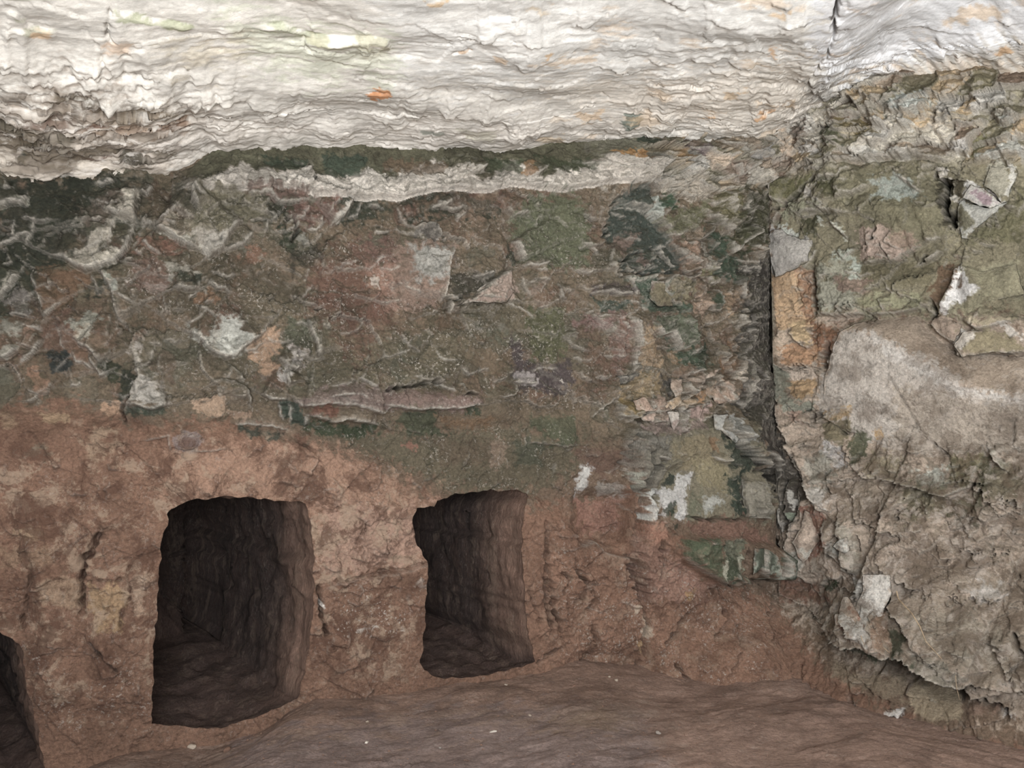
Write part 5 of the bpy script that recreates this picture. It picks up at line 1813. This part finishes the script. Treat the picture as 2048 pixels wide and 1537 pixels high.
stones('''
@1348,500,2.9257
boulder r : 880,760,.10 910,650,.10 930,580,.10 970,480,.08 1060,430,.04 1300,400,.01 1420,390,.01 1500,480,.01 1640,600,.01 2300,640,.03 2300,1180,.05 2048,1180,.05 1700,1200,.05 1480,1190,.04 1300,1150,.04 1100,1130,.05 900,1000,.07 870,900,.09 | 1120,480,.12 1300,580,.16 1500,670,.18 1640,765,.19 2048,880,.19 2200,900,.19 1100,800,.14 1300,900,.15
rock_block r : 1560,380,.02 1640,210,.06 1680,90,.05 1800,130,.03 2000,80,.02 2048,260,.02 1850,300,.03 1725,400,.04 1620,395,.04 | 1725,195,.14 1800,222,.09
stone r : 1520,400,.04 1570,390,.04 1690,440,.04 1640,540,.06 1560,500,.06 | 1600,450,.08
rock_block r : 1640,560,.08 1690,480,.06 1860,470,.04 2040,540,.03 2100,600,.06 1850,600,.07 1680,625,.09 | 1720,540,.11
@1500,360,5.12
rock_block r : 180,620,.03 200,540,.06 240,510,.06 330,510,.05 380,560,.07 500,600,.08 640,620,.07 645,680,.09 600,750,.10 590,830,.08 470,910,.08 260,1000,.08 210,800,.08 | 350,650,.10 430,780,.13
@1648,200,5.12
stone r : 1330,820,.03 1460,830,.03 1430,960,.07 1390,1080,.10 1300,1040,.10 1290,960,.08
rock_block r : 1390,1050,.08 1430,1030,.08 1560,1080,.12 1700,1110,.13 1820,1060,.11 1890,1040,.07 1700,1200,.09 1560,1310,.09 1480,1420,.05 1420,1420,.05 1390,1320,.07 1360,1180,.08 | 1500,1200,.15 1560,1150,.16
stone r : 1500,870,.10 1640,910,.11 1750,990,.12 1820,1060,.13 1700,1110,.15 1560,1070,.15 1420,1000,.13 1480,900,.11
rock_block r : 1640,880,.05 1700,680,.03 1950,690,.05 1990,760,.05 1920,900,.06 1890,1030,.08 1820,1060,.1 1750,950,.08
stone r : 1170,740,.07 1270,725,.06 1400,800,.06 1480,835,.05 1320,810,.09 1180,800,.10
@1648,1150,5.12
rock_block r : 390,0,.03 680,0,.05 690,200,.08 600,400,.10 620,590,.10 470,560,.10 370,380,.08 340,280,.08 400,170,.06
rock_block r : 190,220,.03 240,220,.03 320,350,.06 430,540,.07 300,590,.08 110,510,.08 110,410,.06 150,400,.05
stone r : 640,1390,.03 830,1375,.03 760,1490,.07 700,1420,.06
@1500,900,5.12
stone r : 850,990,.04 920,920,.03 1000,900,.04 1020,1040,.06 960,1060,.06
rock_block r : 560,620,.03 610,640,.04 660,780,.06 730,920,.05 650,1000,.07 560,1190,.06 480,1060,.09 430,950,.08 520,800,.06 | 540,930,.11
@0,640,5.12
stone l : 1800,1190,.01 1900,1150,.015 2030,1130,.02 2070,1210,.02 1990,1320,.03 1900,1335,.03 1800,1320,.02 | 1920,1230,.045
@1140,900,5.12
rock_block l : 1890,1010,.04 1980,1020,.05 2030,1180,.05 1970,1190,.07 1870,1290,.06 | 1920,1100,.07
rock_block l : 1760,320,.02 1920,330,.03 1930,520,.06 1920,680,.07 1800,690,.06 1770,520,.04
@380,640,5.12
rock_block l : 20,830,.01 200,820,.012 250,770,.015 360,790,.02 370,940,.03 300,1010,.03 200,1000,.02 100,950,.015 30,900,.012
@760,360,5.12
rock_block l : 830,1280,.02 1080,1060,.04 1240,970,.05 1290,1060,.05 1380,1140,.03 1300,1250,.06 1150,1260,.06 950,1250,.05 | 1180,1130,.08
@1140,360,5.12
rock_block l : 840,1030,.04 1000,1040,.03 1150,1080,.02 1170,1200,.02 1040,1230,.03 1050,1290,.04 900,1290,.05 810,1210,.06 | 930,1150,.06
@1140,640,5.12
rock_block l : 1470,970,.04 1620,970,.03 1640,1080,.05 1730,1230,.06 1690,1260,.07 1560,1140,.07 1480,1110,.06
stone l : 720,990,.03 880,940,.02 900,1040,.04 750,1040,.05
stone l : 650,830,.03 770,790,.02 850,860,.03 880,930,.05 700,950,.05
stone l : 1040,600,.03 1180,590,.02 1340,560,.02 1300,660,.04 1180,770,.06 1080,790,.05 1030,690,.05
stone l : 1000,940,.03 1110,940,.03 1120,1050,.05 1060,1140,.05 1020,1030,.05
stone l : 1210,920,.03 1350,860,.02 1370,900,.03 1320,1050,.05 1180,970,.05
stone l : 1430,750,.03 1500,650,.02 1560,740,.03 1640,840,.04 1500,860,.05
stone l : 950,860,.04 1140,770,.03 1150,850,.05 1060,920,.06 980,900,.06
stone l : 1280,700,.03 1450,620,.02 1420,760,.04 1370,810,.05 1290,790,.05
''')

# ------------------------------------------------------------------ loose things on the ground
def floor_hit(px, py):
    """where a sight line meets the uneven floor"""
    d = ray(px, py)
    t = (0.0 - EYE[2]) / d[2]
    for _ in range(8):
        Q = EYE + d * t
        t = (floor_z(Q[0], Q[1]) - EYE[2]) / d[2]
    return EYE + d * t

def thing_tags(o, label, cat, group=None):
    o['label'] = label; o['category'] = cat
    if group: o['group'] = group

def plain_material(name, rgb, rough=.9):
    m, nt, N, L = nodes_of(name)
    out = N.new('ShaderNodeOutputMaterial'); b = N.new('ShaderNodeBsdfPrincipled')
    b.inputs['Roughness'].default_value = rough
    b.inputs['Specular IOR Level'].default_value = .2
    t = N.new('ShaderNodeTexNoise'); t.inputs['Scale'].default_value = 120; t.inputs['Detail'].default_value = 6
    r = N.new('ShaderNodeValToRGB')
    c = lin(rgb)
    r.color_ramp.elements[0].position = .3; r.color_ramp.elements[1].position = .7
    r.color_ramp.elements[0].color = (*[float(v * .6) for v in c], 1)
    r.color_ramp.elements[1].color = (*[float(min(1, v * 1.25)) for v in c], 1)
    L.new(t.outputs[0], r.inputs[0]); L.new(r.outputs[0], b.inputs[0]); L.new(b.outputs[0], out.inputs[0])
    bp = N.new('ShaderNodeBump'); bp.inputs['Strength'].default_value = .5; bp.inputs['Distance'].default_value = .004
    L.new(t.outputs[0], bp.inputs['Height']); L.new(bp.outputs[0], b.inputs['Normal'])
    return m

import bmesh
def pebble_mesh(name, seed, sx, sy, sz, mat):
    bm = bmesh.new()
    bmesh.ops.create_icosphere(bm, subdivisions=3, radius=1)
    r = random.Random(seed)
    cuts = [(Vector((r.gauss(0, 1), r.gauss(0, 1), r.gauss(0, 1))).normalized(), r.uniform(.55, .9)) for _ in range(9)]
    for v in bm.verts:
        for n, d in cuts:                       # knock flat faces onto it
            k = v.co.dot(n) - d
            if k > 0: v.co -= n * k
        v.co *= 1 + .05 * math.sin(v.co.x * 9 + seed) * math.cos(v.co.y * 8)
        v.co.x *= sx; v.co.y *= sy; v.co.z *= sz
    me = bpy.data.meshes.new(name)
    bm.to_mesh(me); bm.free()
    me.materials.append(mat)
    return me

M_PALE = plain_material('pale_stone', (176, 158, 138))
M_WHITE = plain_material('chalky_stone', (206, 194, 178))
M_BROWN = plain_material('brown_stone', (124, 92, 74))
M_GREY = plain_material('grey_stone', (148, 136, 126))
M_TWIG = plain_material('dry_root', (168, 142, 108))
M_MOSS = plain_material('moss', (70, 82, 48))

def pebble(px, py, w_px, label, mat, seed, flat=.6, name='pebble', rot=0.0, long=1.0):
    Q = floor_hit(px, py)
    dist = np.linalg.norm(Q - EYE)
    r = w_px / FPX * dist / 2
    me = pebble_mesh(name, seed, r, r / long, r * flat, mat)
    o = bpy.data.objects.new(name, me); COL.objects.link(o)
    o.location = (Q[0], Q[1], Q[2] + r * flat * .35)
    o.rotation_euler = (0, 0, rot)
    thing_tags(o, label, 'stone', 'loose stones on the cave floor')
    return o

pebble(384, 1496, 15, 'rounded pale stone lying on the floor in front of the left opening', M_PALE, 1)
pebble(454, 1503, 18, 'slim brown stone on the floor, just right of the rounded pale stone', M_BROWN, 2, .5, rot=1.2, long=2.2)
pebble(421, 1475, 6, 'tiny pale pebble on the floor between the two larger stones', M_WHITE, 3)
pebble(986, 1465, 15, 'flat whitish flake on the floor at the lower middle of the cave', M_WHITE, 4, .3, rot=.3, long=1.8)
pebble(1060, 1432, 7, 'small pale pebble above and right of the flat whitish flake', M_PALE, 5)
pebble(735, 1445, 7, 'small pale pebble alone on the floor below the pillar between the openings', M_PALE, 6)
pebble(710, 1381, 6, 'tiny white pebble at the foot of the pillar between the openings', M_WHITE, 7)
pebble(1012, 1371, 7, 'small tan pebble on the floor just below the right opening', M_PALE, 8)
pebble(1148, 1373, 9, 'small brownish pebble on the floor right of the right opening', M_BROWN, 9, .5)
pebble(1233, 1362, 8, 'pale pebble by the crack where brown wall and floor meet', M_PALE, 10)
pebble(1219, 1355, 6, 'smaller of the two pale pebbles by the crack at the wall foot', M_PALE, 11)
pebble(1316, 1468, 12, 'grey stone on the floor at the lower right, beside the debris slope', M_GREY, 12, .55)
pebble(733, 1487, 8, 'small whitish pebble near the bottom edge, under the pillar', M_WHITE, 13)
pebble(880, 1497, 6, 'tiny grey pebble near the bottom edge, left of the whitish flake', M_GREY, 14)

# crumbs of earth and stone, too many to count
rg = np.random.RandomState(9)
bm = bmesh.new()
for k in range(1500):
    px, py = rg.uniform(80, 1560), rg.uniform(1310, 1536)
    d = ray(px, py); t = (0.02 - EYE[2]) / d[2]; Q = EYE + d * t
    if Q[1] > wall_y(Q[0]) - .12: continue
    z = floor_z(Q[0], Q[1])
    r = rg.uniform(.0018, .0045) * (1 if rg.rand() < .9 else 1.8)
    vs = [bm.verts.new((Q[0] + r * a * rg.uniform(.6, 1.3), Q[1] + r * b * rg.uniform(.6, 1.3), z + r * (.3 + c * .7))) for a, b, c in
          ((1, 0, 0), (-1, 0, 0), (0, 1, 0), (0, -1, 0), (0, 0, 1))]
    for a, b in ((0, 2), (2, 1), (1, 3), (3, 0)):
        bm.faces.new((vs[a], vs[b], vs[4]))
me = bpy.data.meshes.new('grit'); bm.to_mesh(me); bm.free()
me.materials.append(M_BROWN)
o = bpy.data.objects.new('grit', me); COL.objects.link(o)
o['kind'] = 'stuff'; o.parent = FLOOR

# dry roots hanging along the overhang of the right wall
def root(pts, rad, label, lift=.02):
    cu = bpy.data.curves.new('root', 'CURVE')
    cu.dimensions = '3D'; cu.bevel_depth = rad; cu.bevel_resolution = 2
    sp = cu.splines.new('POLY')
    P3 = []
    q = resample(np.array(pts + pts[-2:0:-1], float), 9)
    q = q[:len(q) // 2 + 1]
    dd = [relief_at(*(a + np.array([dx, dy]))) for a in q for dx, dy in ((0, 0),)]
    dd = [max(dd[max(0, k - 3):k + 4]) for k in range(len(dd))]
    for (x, y), r_ in zip(q, dd):
        P3.append(hit(np.array(x), np.array(y), np.array(r_ + lift + .004 * math.sin(x * .31)), True))
    sp.points.add(len(P3) - 1)
    for k, v in enumerate(P3):
        sp.points[k].co = (*v, 1); sp.points[k].radius = 1 - .6 * k / len(P3)
    cu.materials.append(M_TWIG)
    tmp = bpy.data.objects.new('tmp', cu); COL.objects.link(tmp)
    me = bpy.data.meshes.new_from_object(tmp.evaluated_get(bpy.context.evaluated_depsgraph_get()))
    bpy.data.objects.remove(tmp); bpy.data.curves.remove(cu)
    o = bpy.data.objects.new('root', me); COL.objects.link(o)
    thing_tags(o, label, 'root', 'dry roots on the right wall')
    return o
root([(1793, 1183), (1797, 1199), (1824, 1228), (1840, 1254), (1852, 1284), (1883, 1318)], .0035, 'long dry root running down beside the dark cleft of the right wall')
root([(1722, 1272), (1725, 1282), (1729, 1290)], .002, 'short pale rootlet hanging under the left part of the overhang')
root([(1767, 1296), (1775, 1303), (1779, 1307)], .002, 'short slanting rootlet under the overhang, right of the first')
root([(1911, 1352), (1913, 1375), (1919, 1400)], .0016, 'thin straight rootlet hanging before the dark hollow below the overhang')

# a tuft of moss in a hollow of the right wall
bm = bmesh.new()
r = random.Random(4)
c0 = hit(np.array(1820.0 - 148), np.array(1168.0), np.array(relief_at(1672, 1168) + .012), True)
for k in range(70):
    a = r.uniform(0, 6.28); rr = .035 * math.sqrt(r.random())
    b0 = Vector(c0) + Vector((rr * math.cos(a), r.uniform(-.008, .008), rr * .6 * math.sin(a)))
    tip = b0 + Vector((r.uniform(-.014, .014), -r.uniform(.01, .028), r.uniform(.0, .022)))
    sd = Vector((.0022, 0, .0008))
    v = [bm.verts.new(b0 - sd), bm.verts.new(b0 + sd), bm.verts.new((b0 + tip) / 2 + sd), bm.verts.new(tip), bm.verts.new((b0 + tip) / 2 - sd)]
    bm.faces.new(v)
me = bpy.data.meshes.new('moss_tuft'); bm.to_mesh(me); bm.free()
me.materials.append(M_MOSS)
o = bpy.data.objects.new('moss_tuft', me); COL.objects.link(o)
thing_tags(o, 'small dark green moss tuft in a hollow at the right wall foot', 'moss')
